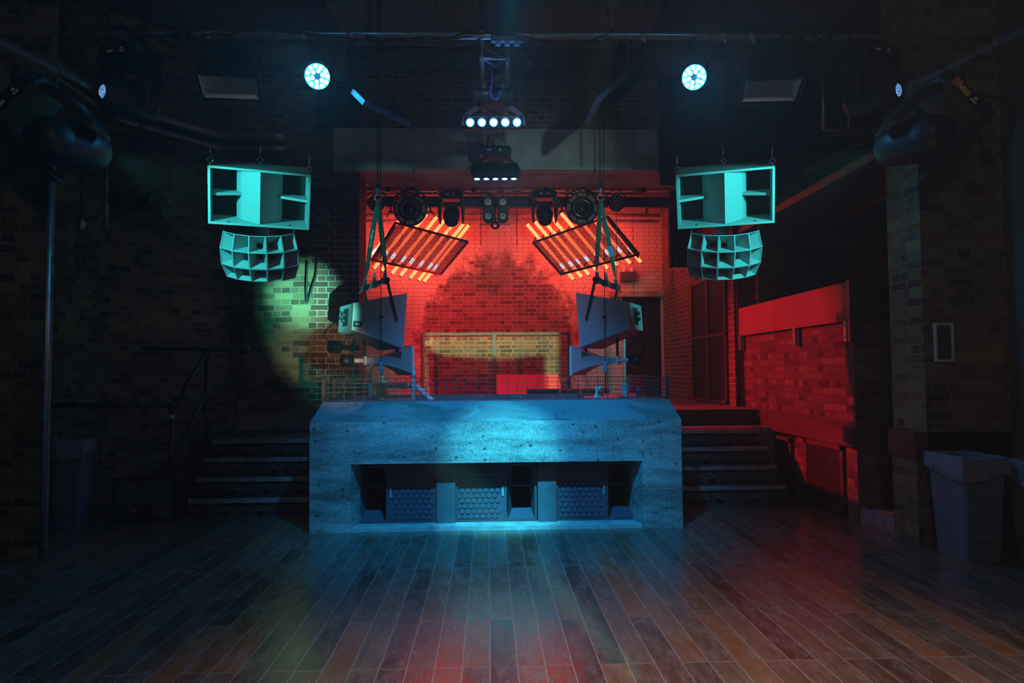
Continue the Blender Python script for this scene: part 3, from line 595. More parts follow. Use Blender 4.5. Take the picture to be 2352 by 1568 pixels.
binR = bass_bin('teal-lit bass bin hanging at the right, its right wedge face bright', rbl, (TI, 0, math.radians(-19)), 0)

def multicell(label, loc, rot):
    r = thing('multicell_horn', label, 'speaker', loc, rot, 'hanging horns')
    R, th, ph = .525, [math.radians(-47 + 94 * i / 5) for i in range(6)], [math.radians(a) for a in (-28, -10.5, 8.5, 27)]
    P = lambda a, e, rad: Vector((rad * math.sin(a) * math.cos(e) * 1.0, -rad * math.cos(a) * math.cos(e) + R * .78, rad * math.sin(e)))
    b = B()
    for i in range(5):
        for j in range(3):
            a0, a1, e0, e1 = th[i], th[i + 1], ph[j], ph[j + 1]; k = .035
            q = lambda u, v, rad: P(a0 + (a1 - a0) * u, e0 + (e1 - e0) * v, rad)
            o = [q(0, 0, R), q(1, 0, R), q(1, 1, R), q(0, 1, R)]; f = [q(k, k, R), q(1 - k, k, R), q(1 - k, 1 - k, R), q(k, 1 - k, R)]
            c = .24; g = [q(c, c, R * .62), q(1 - c, c, R * .62), q(1 - c, 1 - c, R * .62), q(c, 1 - c, R * .62)]
            for m in range(4):
                b.poly([o[m], o[(m + 1) % 4], f[(m + 1) % 4], f[m]]); b.poly([f[m], f[(m + 1) % 4], g[(m + 1) % 4], g[m]])
            bb = B(); bb.poly(g); bb.build('cell_throat', M['throat'], r)
    b.build('cell_walls', M['teal_grey'], r)
    rim = [(th[i], ph[0]) for i in range(6)] + [(th[5], ph[j]) for j in (1, 2, 3)] + [(th[i], ph[3]) for i in (4, 3, 2, 1, 0)] + [(th[0], ph[j]) for j in (2, 1)]
    b = B(); A = [P(a, e, R) for a, e in rim]; D = [P(a * .55, e * .6, R * .52) for a, e in rim]; E_ = [P(a * .35, e * .35, R * .30) for a, e in rim]; b.loft([A, D, E_], False, True); b.build('shell', M['teal_grey'], r)
    b = B(); b.lathe(P(0, 0, R * .32), (0, 1, 0), [(0, .06), (.03, .10), (.14, .11), (.16, .09), (.17, 0)], 18); b.build('driver', M['black'], r)
    b = B(); b.cyl((0, R * .62, .10), (0, R * .62, .27), .075, n=18); b.build('pivot_disc', M['monitor'], r)
    for s in (0, 5):
        p = P(th[s], ph[3], R - .01); b = B(); b.tube(spline([p - Vector((0, -.01, .01)), p + Vector((0, 0, .03)), p + Vector((.016, 0, .055)), p + Vector((.004, .008, .068))], 4), .006, 6); b.build('hook', M['chrome'], r)
    return r
multicell('grey multicell horn of fifteen cells hanging under the left bass bin', W(595, 591, 6.98), (math.radians(27), 0, math.radians(11)))
multicell('grey multicell horn of fifteen cells hanging under the right bass bin', W(1665, 588, 6.98), (math.radians(27), 0, math.radians(-11)))
def wire(label, pts, r=.004, m='cable', name='suspension_wire', group=None, cat='cable'):
    b = B(); b.tube(pts, r, 5); return tag(b.build(name, M[m]), label, cat, group)
bpy.context.view_layer.update()
for bn, side in ((binL, 'left'), (binR, 'right')):
    for nm, (x, y) in (('outer', (-.455 if side == 'left' else .455, -.22)), ('middle', (0, .2)), ('inner', (.455 if side == 'left' else -.455, -.22))):
        p = bn.matrix_world @ Vector((x, y, .47)); wire('%s thin steel wire holding up the %s bass bin' % (nm, side), [p, (p.x, p.y, 5.75)], .0035, 'dark_steel', group='wires of the bass bins')

# ================================================================== hanging DJ monitors
TOPS = {}
def dj_monitor(s, c, label):
    d = Vector((-s * math.cos(math.radians(28)), math.sin(math.radians(28)), -.07)); r = thing('dj_monitor', label, 'speaker', c, aim(d), 'hung DJ monitors')
    fy, ry, fw, fh, rw, rh = -.27, .26, .37, .295, .25, .14; q = s   # camera-facing side is local x = q
    b = B(); b.loft([[(-fw, fy, -fh), (fw, fy, -fh), (fw, fy, fh), (-fw, fy, fh)], [(-rw, ry, -rh), (rw, ry, -rh), (rw, ry, rh), (-rw, ry, rh)]], False, True)
    b.loft([[(-fw, fy, -fh), (fw, fy, -fh), (fw, fy, fh), (-fw, fy, fh)], [(-fw + .03, fy, -fh + .03), (fw - .03, fy, -fh + .03), (fw - .03, fy, fh - .03), (-fw + .03, fy, fh - .03)], [(-.12, .1, -.1), (.12, .1, -.1), (.12, .1, .1), (-.12, .1, .1)]], False, True)
    b.build('cabinet', M['monitor'], r)
    b = B(); b.bx(-.085 + q * .02, .085 + q * .02, ry - .002, ry + .006, -.085, .095); pl = b.build('connector_recess', M['throat'], r, 'black recessed connector plate')
    for z in (-.03, .03): b = B(); b.cyl((q * .02, ry, z), (q * .02, ry + .05, z), .020, n=12); b.build('plug', M['black'], pl)
    # yoke
    yp = (-.03, .40); b = B(); b.cyl((-.42, yp[0], yp[1]), (.42, yp[0], yp[1]), .026, n=14); b.build('yoke_pipe', M['black'], r)
    for x in (-.40, .40):
        sx = math.copysign(.355, x); b = B(); b.bar((x, yp[0], yp[1]), (x * .93, -.17, .0), .012, .055); b.build('yoke_arm', M['black'], r)
        b = B(); b.cyl((x * .90, -.165, .02), (x * .97, -.165, .02), .018, n=12); b.build('pivot_bolt', M['chrome'], r)
    for x in (-.33, .02, .33):
        b = B(); b.cyl((x - .03, yp[0], yp[1]), (x + .03, yp[0], yp[1]), .040, n=10); b.box((x, yp[0], yp[1] + .05), (.035, .03, .06)); b.bar((x, yp[0] + .03, yp[1] - .03), (x + .01, yp[0] + .06, yp[1] - .07), .014); cl = b.build('pipe_clamp', M['steel'], r)
        b = B(); b.ring((x, yp[0], yp[1] + .095), (0, 1, 0), .024, .007); b.build('shackle', M['steel'], cl)
    if s < 0:      # small maker's plate on the side towards the room
        k = q * (.205 + .022); b = B(); b.bx(-.001, .004, -.045, .045, -.03, .03); p = b.build('maker_plate', M['matt_black'], r, 'black maker plate with white lettering')
        p.location = (q * .262, .205, -.075); p.rotation_euler = (0, 0, math.atan2(.12, .53) * q)
        text('lettering', 'BJG', .030, M['text'], p, (q * .007, 0, 0), (PI / 2, 0, -PI / 2 if q < 0 else PI / 2))
    return r
mc = {}
for s, cx, nm in ((-1, -1.30, 'left'), (1, None, 'right')):
    c = Vector((-1.285, 7.42, 2.0)) if s < 0 else Vector((W(1313, 740, 7.32).x + .465, 7.42, 2.0))
    mc[s] = dj_monitor(s, c, 'grey tapered DJ monitor hung over the %s end of the booth' % nm)
bpy.context.view_layer.update()

def chain(label, p, q, pitch=.040):
    p = Vector(p); q = Vector(q); n = int((q - p).length / pitch); b = B()
    for i in range(n):
        c = p.lerp(q, (i + .5) / n); a = (1, 0, 0) if i % 2 else (0, 1, 0)
        sd = Vector((0, 1, 0)) if i % 2 else Vector((1, 0, 0)); hh = pitch * .72; ww = .011
        b.tube([c + sd * ww * math.cos(t) + Vector((0, 0, hh * math.sin(t))) for t in [2 * PI * k / 8 for k in range(8)]], .0038, 4, True)
    return tag(b.build('hoist_chain', M['dark_steel']), label, 'chain', 'hoist chains')
for s, px, nm in ((-1, 868, 'left'), (1, 1379, 'right')):
    hk = W(px, 436, 7.42); chain('dark hoist chain above the %s DJ monitor' % nm, hk, (hk.x, hk.y, 5.75))
    r = thing('hoist_hook', 'steel hook block where the slings of the %s DJ monitor meet' % nm, 'hook', hk, (0, 0, 0), 'hoist hooks')
    b = B(); b.cyl((0, 0, .06), (0, 0, -.05), .022, n=10); b.build('block', M['steel'], r); b = B(); b.ring((0, 0, -.085), (0, 1, 0), .035, .009); b.build('ring', M['steel'], r); b = B(); b.cyl((-.05, 0, .01), (.05, 0, .01), .012, n=8); b.build('swivel_pin', M['steel'], r)
    mwm = mc[s].matrix_world
    for x, lab in ((-s * .33, 'far'), (s * .33, 'near')):
        e = mwm @ Vector((x, -.03, .52)); st = hk + Vector((0, 0, -.10)); sl = thing('lifting_sling', '%s webbing sling from the hook to the yoke of the %s DJ monitor' % (lab, nm), 'strap', st, (0, 0, 0), 'webbing slings')
        v = e - st; sd = Vector((1, .2, 0)).normalized(); b = B(); pr = []
        for t in (0, .12, .5, .88, 1): 
            k = (.018, .045, .055, .045, .016)[(0, .12, .5, .88, 1).index(t)] / 2; o = v * t + Vector((0, .004 * math.sin(t * 9), 0)); pr.append([o - sd * k - Vector((0, .006, 0)), o + sd * k - Vector((0, .006, 0)), o + sd * k + Vector((0, .006, 0)), o - sd * k + Vector((0, .006, 0))])
        b.loft(pr); b.build('webbing', M['sling'], sl)
        if s < 0 and lab == 'far':
            ux = -v.normalized(); uz = (Vector((0, -1, 0)) - ux * Vector((0, -1, 0)).dot(ux)).normalized(); uy = uz.cross(ux)
            tx = text('load_mark', 'WLL 1000 kg', .036, M['text'], sl, v * .50 + uz * .012, (0, 0, 0), 'printed load limit'); tx.rotation_euler = Matrix((ux, uy, uz)).transposed().to_euler()
        if s > 0 and lab == 'far':
            b = B(); b.prism([v * .60 + Vector((-.028, -.014, 0)), v * .60 + Vector((.028, -.014, 0)), v * .74 + Vector((.028, -.014, 0)), v * .74 + Vector((-.028, -.014, 0))], (0, .004, 0)); b.build('tag_label', M['sling_label'], sl, 'blue tag')

def horn_unit(s, c, label):
    d = Vector((-s * math.cos(math.radians(28)), math.sin(math.radians(28)), 0)); r = thing('horn_speaker', label, 'speaker', c, aim(d), 'treble horns under the DJ monitors')
    rg = []
    for t in (0, .1, .2, .35, .5, .65, .8, .92, 1):
        y = .20 - .44 * t; hw = .028 + .20 * t ** 1.6; hh = .028 + .115 * t ** 2.2; rg.append([(-hw, y, -hh), (hw, y, -hh), (hw, y, hh), (-hw, y, hh)])
    inn = [[(x * .9, y - .004, z * .9) for x, y, z in k] for k in rg[::-1]]
    b = B(); b.loft(rg + inn, True, True); b.build('flare', M['monitor'], r)
    o = [(-.245, -.24, -.16), (.245, -.24, -.16), (.245, -.24, .16), (-.245, -.24, .16)]; i_ = [(-.215, -.24, -.13), (.215, -.24, -.13), (.215, -.24, .13), (-.215, -.24, .13)]
    b = B(); b.loft([o, i_, [(x, y - .02, z) for x, y, z in i_], [(x, y - .02, z) for x, y, z in o], o], False, False); b.build('mouth_flange', M['white'], r, 'pale mouth flange')
    b = B(); b.box((0, .21, 0), (.09, .022, .09)); b.build('throat_flange', M['white'], r)
    b = B(); b.cyl((0, .22, 0), (0, .33, 0), .024, n=12); b.build('throat_tube', M['white'], r)
    b = B(); b.lathe((0, .33, 0), (0, 1, 0), [(0, .04), (.008, .066), (.12, .066), (.13, .05), (.132, 0)], 20); b.build('driver', M['black'], r)
    for y in (.20, -.16): b = B(); b.bar((0, y, .02), (0, y, .26), .02, .03); b.build('hanging_bracket', M['black'], r)
    b = B(); b.tube(spline([(0, .44, .03), (s * .03, .5, .12), (s * .02, .42, .22), (0, .30, .30)]), .006, 6); b.build('lead', M['cable'], r)
    return r
for s, nm in ((-1, 'left'), (1, 'right')):
    p = mc[s].location; o = W(880, 828, 7.45) if s < 0 else W(1378, 828, 7.45)
    horn_unit(s, o, 'small flared treble horn with a black driver under the %s DJ monitor' % nm)

# pull cords with blue tags
for px, y0, y1, Y, lb in ((872, 120, 912, 7.05, 'thin black cord falling in front of the left DJ monitor'), (1386, 120, 905, 7.05, 'thin black cord falling in front of the right DJ monitor')):
    a = W(px, y0, Y); a.z = 5.75; q = W(px + 4, y1, Y); r = thing('pull_cord', lb, 'cord', a, (0, 0, 0), 'pull cords')
    b = B(); b.tube([(0, 0, 0), q - a], .0042, 5); b.build('cord', M['cable'], r)
    t = W(px + 3, 843, Y) - a; b = B(); b.lathe(t + Vector((0, 0, .06)), (0.1, 0, -1), [(0, .004), (.02, .016), (.10, .020), (.13, .004)], 8); b.build('tag', M['sling_label'], r, 'blue plastic tag')
    k = W(px + 3, 728, Y) - a; b = B(); b.ring(k, (0, .3, 1), .020, .007, 12); b.build('knot', M['cable'], r)
    e = q - a; b = B(); b.ring(e - Vector((0, 0, .02)), (0, 1, 0), .02, .005, 12); b.build('end_ring', M['steel'], r)
for px, Y, r_, lb in ((1415, 7.2, .004, 'steel line right of the right hoist chain'), (1455, 7.6, .003, 'thin line dropping past the black doorway'), (745, 8.3, .003, 'thin line hanging left of the stage opening'), (812, 8.3, .003, 'thin line hanging beside the left edge of the stage opening')):
    a = W(px, 300, Y); a.z = 5.75; q = W(px + 2, {1415: 640, 1455: 850, 745: 560, 812: 870}[px], Y); wire(lb, [a, q], r_, 'dark_steel', 'hanging_line', 'hanging lines')

# ================================================================== lighting bars, trusses
BZ, BY = 4.32, 5.75
lb_ = thing('lighting_bar', 'long front lighting bar of taped aluminium tube under the ceiling', 'bar', (0, BY, BZ))
b = B(); b.cyl((-3.25, 0, -.02), (3.45, 0, .02), .030, n=14); b.build('tube', M['alu'], lb_)
for x in (-2.35, -1.55, -1.15, 1.35, 2.05, 2.3): b = B(); b.cyl((x - .02, 0, x * .006), (x + .02, 0, x * .006), .0325, n=14); b.bar((x, -.033, 0), (x + .015, -.036, -.06), .006, .028); b.build('tape_flag', M['tape'], lb_, 'white tape end')
for x in (-2.9, -1.0, 1.05, 2.9): b = B(); b.bar((x, 0, -.04), (x, 0, .06), .05, .06); b.bar((x, 0, .06), (x, 0, 5.75 - BZ), .03); b.build('hanger', M['black'], lb_)
rnd = random.Random(4)
for i, (x0, x1, s) in enumerate(((-3.2, -1.9, .10), (-2.7, -1.5, .07), (-1.9, .1, .12), (-1.4, .2, .09), (-.2, 1.3, .10), (-.1, 2.0, .12), (1.2, 2.6, .06), (-2.0, .2, .20), (2.2, 3.3, .09), (.1, 1.1, .16))):
    pts = sag((x0, BY + rnd.uniform(-.05, .05), BZ + .05), (x1, BY + rnd.uniform(-.05, .05), BZ + .05), s, 14); pts = [p + Vector((0, rnd.uniform(-.012, .012), rnd.uniform(-.014, .014))) for p in pts]
    b = B(); b.tube(spline(pts, 4), rnd.uniform(.006, .010), 5); o = b.build('cable_run', M['cable'], lb_)
for i, (x, R) in enumerate(((-3.05, .10), (2.62, .12), (2.78, .10), (3.05, .13), (-2.55, .07))):
    b = B()
    for k in range(5): b.ring((x + rnd.uniform(-.03, .03), BY * 0 - .03 + rnd.uniform(-.02, .02), -R * .6 + rnd.uniform(-.02, .02)), (rnd.uniform(-.3, .3), 1, rnd.uniform(-.3, .3)), R * rnd.uniform(.85, 1.1), .006, 20, 5)
    b.build('cable_coil', M['cable'], lb_)
for ob in lb_.children:
    if ob.name.startswith('cable_run'): ob.location = (0, -BY, -BZ)
for px, py in ((1202, 112), (1218, 132)):
    p = W(px, py, 5.75); b = B(); b.tube(spline([p + Vector((0, 0, .16)), p + Vector((.02, 0, .05)), p + Vector((.022, 0, -.03)), p + Vector((0, 0, -.055)), p + Vector((-.022, 0, -.03)), p + Vector((-.012, 0, .05)), p + Vector((0, 0, .10))], 4), .006, 6)
    tag(b.build('safety_carabiner', M['cable']), 'black carabiner loop hanging %s under the front lighting bar' % ('higher' if px < 1210 else 'lower'), 'carabiner', 'carabiners')
p = W(1165, 90, 5.72); cb = thing('cable_box', 'small black multi-socket cable box tied under the front lighting bar', 'box', p); b = B(); b.box((0, 0, 0), (.28, .06, .05)); b.build('body', M['black'], cb, bevel=.006)
for x in (-.08, .0, .08): b = B(); b.box((x, -.02, -.045), (.045, .03, .04)); b.build('socket', M['dark_steel'], cb)

def truss(label, p, q, size, m, nseg, name='truss', cls='truss', flat=False):
    p = Vector(p); q = Vector(q); r = thing(name, label, cls, p); d = q - p; x, y = B.frame(d); x *= size / 2; y *= size / 2
    cs = [x + y, x - y, -x - y, -x + y]; 
    for c in cs: b = B(); b.cyl(c, d + c, .024, n=10); b.build('chord', m, r)
    b = B()
    for f in range(4):
        a, c = cs[f], cs[(f + 1) % 4]
        for i in range(nseg):
            u, w = d * (i / nseg), d * ((i + 1) / nseg); b.bar(u + (a if i % 2 else c), w + (c if i % 2 else a), .014)
    for i in (0, nseg):
        for f in range(4): b.bar(d * (i / nseg) + cs[f], d * (i / nseg) + cs[(f + 1) % 4], .016)
    b.build('bracing', m, r); return r
truss('aluminium box truss running from the front lighting bar towards the stage', (.075, 5.95, 4.33), (.105, 9.05, 4.33), .23, M['alu'], 12)
b = B(); b.tube(spline([W(1108, 110, 6.0), W(1130, 170, 6.05), W(1127, 215, 6.0), W(1140, 228, 6.0), W(1155, 205, 6.1)], 6), .008, 6); tag(b.build('truss_cable', M['blue_plastic']), 'pale blue cable loop dangling inside the near end of the box truss', 'cable')
truss('reddened lattice truss along the back of the stage under the roof', (-2.7, 11.4, 4.62), (3.35, 11.4, 4.62), .30, M['alu'], 22)
sp = thing('stage_bar', 'pale lighting tube under the stage beam carrying the row of lamps', 'bar', (0, 10.3, 4.22)); b = B(); b.cyl((-1.9, 0, 0), (3.35, 0, .02), .036, n=14); b.build('tube', M['alu'], sp)
for x in (-1.5, -.2, .9, 2.4): b = B(); b.cyl((x - .03, 0, 0), (x + .03, 0, 0), .05, n=12); b.bar((x, 0, .04), (x, 0, 5.75 - 4.22), .03); b.build('hanger', M['black'], sp)
rnd = random.Random(9)
for x0, x1, s in ((-1.7, -.5, .10), (-.6, .4, .12), (.2, 1.2, .10), (1.0, 2.0, .08), (-.2, .9, .18), (-1.3, -.1, .06), (.5, 2.6, .12)):
    b = B(); b.tube(spline([p + Vector((0, rnd.uniform(-.02, .02), rnd.uniform(-.02, .02))) for p in sag((x0, 0, .04), (x1, .03, .04), s, 10)], 3), .008, 5); b.build('cable_run', M['cable'], sp)
b = B(); b.bx(-1.7, 3.4, 10.75, 10.83, 4.05, 4.07); b.bx(-1.7, 3.4, 10.78, 10.80, 4.07, 4.20); b.bx(-1.7, 3.4, 10.75, 10.83, 4.20, 4.22); struct('trim_12', b, M['dark_steel'])
for z, y, rr in ((4.62, 12.75, .045), (4.40, 12.85, .035), (4.30, 12.9, .03)): b = B(); b.cyl((-3.5, y, z), (3.3, y, z), rr, n=10); tag(b.build('wall_pipe', M['beam']), {4.62: 'upper', 4.40: 'middle', 4.30: 'lower'}[z] + ' pipe running high across the red back wall of the stage', 'pipe', 'pipes across the stage')

# ------------------------------------------------------------------ LED par cans
def par(label, loc, dirn, lit, rr=.114, group='', leds=17):
    r = thing('par_lamp', label, 'lamp', loc, aim(dirn), group)
    b = B(); b.lathe((0, .20, 0), (0, -1, 0), [(0, .02), (.01, rr * .75), (.10, rr * .95), (.20, rr), (.235, rr * 1.02), (.235, rr * .90), (.222, rr * .88), (.222, .001)], 28); b.build('can', M['black'], r)
    for k, R, o in ((11, rr * .70, 0), (6, rr * .38, .3)):
        for i in range(k):
            a = 2 * PI * i / k + o; p = Vector((R * math.cos(a), -.030, R * math.sin(a))); b = B(); b.lathe(p + Vector((0, .016, 0)), (0, -1, 0), [(0, rr * .135), (.010, rr * .135), (.015, rr * .09), (.016, 0)], 14); b.build('led', M['led_cyan'] if lit else M['plate'], r)
    b = B(); b.tube([(-rr * 1.12, .08, 0), (-rr * 1.12, .08, rr * 1.0), (-rr * .5, .08, rr * 1.7), (rr * .5, .08, rr * 1.7), (rr * 1.12, .08, rr * 1.0), (rr * 1.12, .08, 0)], .010, 6); b.build('yoke', M['black'], r)
    for s in (-1, 1): b = B(); b.cyl((s * rr * .9, .08, 0), (s * rr * 1.25, .08, 0), .018, n=10); b.build('yoke_knob', M['black'], r)
    b = B(); b.bar((0, .08, rr * 1.7), (0, .08, rr * 1.7 + .12), .05, .03); b.build('clamp', M['black'], r)
    return r
for px, py, nm, dx in ((730, 175, 'left', .10), (1593, 177, 'right', -.10)):
    p = W(px, py, 5.70); m_ = par('lit cyan LED par lamp on the %s half of the front lighting bar' % nm, p, (dx, -1, -.50), True, group='lit par lamps')
    b = B(); b.bar(p + Vector((0, .1, .26)), (p.x, BY, BZ), .04); attach(b.build('bar_bracket', M['black']), m_)
    l = bpy.data.lights.new('par_light', 'SPOT'); l.color = (.08, .55, 1); l.energy = 120; l.spot_size = math.radians(60); l.spot_blend = .8; l.shadow_soft_size = .10
    o = bpy.data.objects.new('par_light', l); C.objects.link(o); o.location = p + Vector((dx, -1, -.5)).normalized() * .06; o.rotation_euler = Vector((dx, -1, -.5)).to_track_quat('-Z', 'Y').to_euler()
par('unlit black par lamp at the left end of the stage lamp row, behind the sling', W(865, 467, 10.3), (.1, -1, -.1), False, .125, 'unlit par lamps')
par('unlit black par lamp at the right end of the stage lamp row', W(1415, 467, 10.3), (-.1, -1, -.1), False, .125, 'unlit par lamps')

# ------------------------------------------------------------------ round strobes with a glass lens
def strobe(label, loc):
    r = thing('round_strobe', label, 'lamp', loc, (math.radians(4), 0, 0), 'round strobe lamps'); R = .255
    b = B(); b.lathe((0, .22, 0), (0, -1, 0), [(0, .08), (.02, .18), (.16, R * .97), (.20, R), (.225, R), (.232, R * .96), (.232, .14), (.20, .13), (.20, 0)], 40); b.build('housing', M['black'], r)
    for i in range(8):
        a = PI / 8 * 0 + 2 * PI * i / 8; c = Vector((math.sin(a) * R * .80, -.014, math.cos(a) * R * .80)); q = Matrix.Rotation(a, 3, 'Y'); b = B(); b.box(c, (.125, .012, .055), q); b.build('strobe_plate', M['plate'], r)
    b = B(); b.lathe((0, .02, 0), (0, -1, 0), [(0, .118), (.03, .110), (.055, .08), (.068, .04), (.072, 0)], 30); b.build('lens', M['glass'], r)
    b = B(); b.ring((0, -.008, 0), (0, 1, 0), .125, .008, 36); b.build('lens_ring', M['chrome'], r)
    pts = [Vector((math.sin(a) * R * 1.18, .08, math.cos(a) * R * 1.18)) for a in [math.radians(-98 + 196 * i / 20) for i in range(21)]]
    for dy in (-.02, .03): b = B(); b.tube([p + Vector((0, dy, 0)) for p in pts], .012, 6); b.build('yoke', M['black'], r)
    for s in (-1, 1): b = B(); b.cyl((s * R * .98, .08, -.03), (s * R * 1.3, .08, -.03), .014, n=8); b.bar((s * R * 1.28, .08, -.03), (s * R * 1.42, .08, -.11), .016); b.build('lock_handle', M['black'], r)
    b = B(); b.box((0, .08, R * 1.18 + .05), (.16, .10, .10)); b.build('clamp', M['black'], r)
    return r
strobe('round black strobe lamp with eight pale plates, left in the stage lamp row', W(942, 480, 10.25)); strobe('round black strobe lamp with eight pale plates, right in the stage lamp row', W(1337, 478, 10.25))

# ------------------------------------------------------------------ moving heads
def moving_head(label, loc, rot, hd, k=1.0, lens='glass', group='moving heads', name='moving_head', lr=.09):
    r = thing(name, label, 'lamp', loc, rot, group); r.scale = (k, k, k)
    b = B(); oc = lambda z, w, d, c: [(-w + c, -d, z), (w - c, -d, z), (w, -d + c, z), (w, d - c, z), (w - c, d, z), (-w + c, d, z), (-w, d - c, z), (-w, -d + c, z)]
    b.loft([oc(0, .15, .12, .02), oc(-.02, .19, .14, .03), oc(-.09, .19, .14, .03), oc(-.12, .14, .11, .03)]); base = b.build('base', M['black'], r)
    for mk in ((-.085, -.035, -.1415, -.139, -.062, -.045), (.03, .05, -.1415, -.139, -.05, -.035), (.02, .06, -.1415, -.139, -.068, -.058)): b = B(); b.bx(*mk); b.build('base_marking', M['text'], base, 'small pale printed mark')
    for s in (-1, 1):
        b = B(); b.loft([[(s * .13, -.10, -.11), (s * .19, -.10, -.11), (s * .19, .10, -.11), (s * .13, .10, -.11)], [(s * .155, -.095, -.22), (s * .215, -.085, -.22), (s * .215, .085, -.22), (s * .155, .095, -.22)], [(s * .165, -.07, -.42), (s * .205, -.055, -.42), (s * .205, .055, -.42), (s * .165, .07, -.42)], [(s * .165, -.035, -.50), (s * .19, -.03, -.50), (s * .19, .03, -.50), (s * .165, .035, -.50)]]); b.build('yoke_arm', M['black'], r, bevel=.006)
    h = Vector(hd).normalized(); o = Vector((0, 0, -.36)); b = B(); b.lathe(o, h, [(-.20, .05), (-.18, .10), (-.10, .128), (.02, .135), (.10, .128), (.20, .112), (.215, .104), (.215, .092), (.205, .088)], 26, cap=False); b.lathe(o, h, [(-.20, .05), (-.201, 0)], 26, cap=False); hb = b.build('head', M['black'], r)
    b = B(); b.lathe(o + h * .195, h, [(0, lr), (.012, lr * .78), (.018, lr * .33), (.019, 0)], 24); b.build('lens', M[lens], hb)
    if lr < .09: b = B(); b.lathe(o + h * .19, h, [(0, .10), (.006, .10), (.010, lr)], 24, cap=False); b.build('lens_ring', M['black'], hb)
    for s in (-.09, .09): b = B(); b.bar((s, 0, -.005), (s, 0, .09), .045, .035); b.build('clamp', M['black'], r)
    return r
moving_head('black moving head pointing down, left of the four-lens blinder', W(1037, 443, 10.3), (0, 0, 0), (0, -.80, -.62), .95, group='stage moving heads')
moving_head('black moving head pointing down, right of the four-lens blinder', W(1250, 441, 10.3), (0, 0, 0), (0, -.80, -.62), .95, group='stage moving heads')
for px, nm, s in ((302, 'left', -1), (1998, 'right', 1)):
    p = W(px, 118, 5.72); m_ = moving_head('large moving head on the %s end of the front bar, small blue lens glowing' % nm, p, (0, 0, s * .25), (s * .40, -1, -.06), 1.12, 'lens_teal', 'front moving heads', lr=.050)
    q = Euler((0, 0, s * .25)).to_matrix(); hv = (q @ Vector((s * .40, -1, -.06))).normalized(); spot('mover_beam_' + nm, p + Vector((0, 0, -.36 * 1.12)) + hv * .30, p + Vector((0, 0, -.36 * 1.12)) + hv * .30 + Vector((s * .46, -1, .12)), (.10, .42, 1.0), 4000, 5, .6, .02)
    b = B(); b.bar(p + Vector((0, 0, .0)), (p.x, BY, BZ), .05); attach(b.build('bar_bracket', M['black']), m_)
for s, px, py, nm, tgt in ((-1, 45, 228, 'left', lbl), (1, 2202, 226, 'right', rbl)):
    p = W(px, py, 5.0); nose = W(188 if s < 0 else 2047, 345, 5.0); k = 1.30; rt = (0, s * .80, 0)
    q = Euler(rt).to_matrix(); hdw = Vector(tgt) - Vector(nose); m_ = moving_head('bulky black moving head on the %s brick pier, turned to the hanging bass bin' % nm, p, rt, q.inverted() @ hdw, k, 'glass', 'pier moving heads')
    hc = p + q @ Vector((0, 0, -.36 * k)); hn = hc + hdw.normalized() * .33 * k
    spot('teal_light_' + nm, hn, Vector(tgt) + Vector((s * -.05, 0, -.40)), (.05, 1.0, .92), 185, 50, .35, .05)
    b = B(); b.bar(p, p + Vector((s * .55, .55, .12)), .06); b.bar(p + Vector((s * .1, .1, .02)), p + Vector((s * .1, .1, .3)), .04); attach(b.build('pier_arm', M['black']), m_)
    b = B(); b.tube(spline([p + Vector((s * .05, -.1, 0)), p + Vector((s * .30, -.15, -.12)), p + Vector((s * .28, -.1, -.40)), p + Vector((s * .12, -.1, -.50)), p + Vector((s * .2, .1, -.1)), p + Vector((s * .45, .45, .1))], 8), .009, 6); attach(b.build('lamp_cable', M['cable']), m_)
    if s > 0:
        b = B(); b.box((-.10, -.1425, -.05), (.05, .003, .05)); o = b.build('sticker', M['orange'], m_, 'orange sticker'); b = B(); b.box((-.03, -.1425, -.055), (.06, .003, .035)); b.build('sticker', M['yellow'], m_, 'yellow sticker')

# unseen added lamp behind the camera, blades shaping a band on the back wall
LO = Vector((.05, -1.0, 2.30)); fp = thing('band_light_rig', 'added unseen lamp on a stand behind the camera, blades shaping its light band', 'lamp', LO); D_ = .80; k_ = D_ / (13.1 - LO.y)
zk = lambda z: (z - LO.z) * k_; xk = lambda x: (x - LO.x) * k_
b = B(); b.bx(-.10, .10, -.45, -.10, -.12, .12); b.build('body', M['black'], fp, bevel=.01); b = B(); b.cyl((0, -.3, -2.30), (0, -.3, -.1), .02); b.cyl((0, -.3, -2.30), (0, -.3, -2.27), .22); b.build('stand', M['black'], fp)
for c in ((-.18, .18, D_, D_ + .004, zk(2.16), .12), (-.18, .18, D_, D_ + .004, -.16, zk(.95)), (-.18, xk(-1.22), D_ + .006, D_ + .010, -.16, .12), (xk(1.36), .18, D_ + .006, D_ + .010, -.16, .12)):
    b = B(); b.bx(*c); b.build('band_mask_blade', M['matt_black'], fp)
b = B(); xs_ = [xk(-1.20 + 2.30 * i / 12) for i in range(13)]; zz = [zk(1.67 + .10 * (abs(i - 7) / 6) ** 2 + (.10 if i == 0 else 0)) for i in range(13)]
b.prism([(x, D_ + .012, z) for x, z in zip(xs_, zz)] + [(xs_[-1] + .006, D_ + .012, -.16), (xs_[0], D_ + .012, -.16)], (0, .003, 0)); b.build('shadow_mask_blade', M['matt_black'], fp)  # added blade, its curve shaped to throw a domed shadow on the wall
b = B(); rA = [(-.12, -.12, -.12), (.12, -.12, -.12), (.12, -.12, .12), (-.12, -.12, .12)]; rB = [(-.18, D_ + .02, -.16), (.18, D_ + .02, -.16), (.18, D_ + .02, .12), (-.18, D_ + .02, .12)]
b.loft([rA, rB, [(x * 1.04, y, z * 1.04) for x, y, z in rB], [(x * 1.04, y, z * 1.04) for x, y, z in rA]], False, False); b.build('barrel', M['matt_black'], fp)
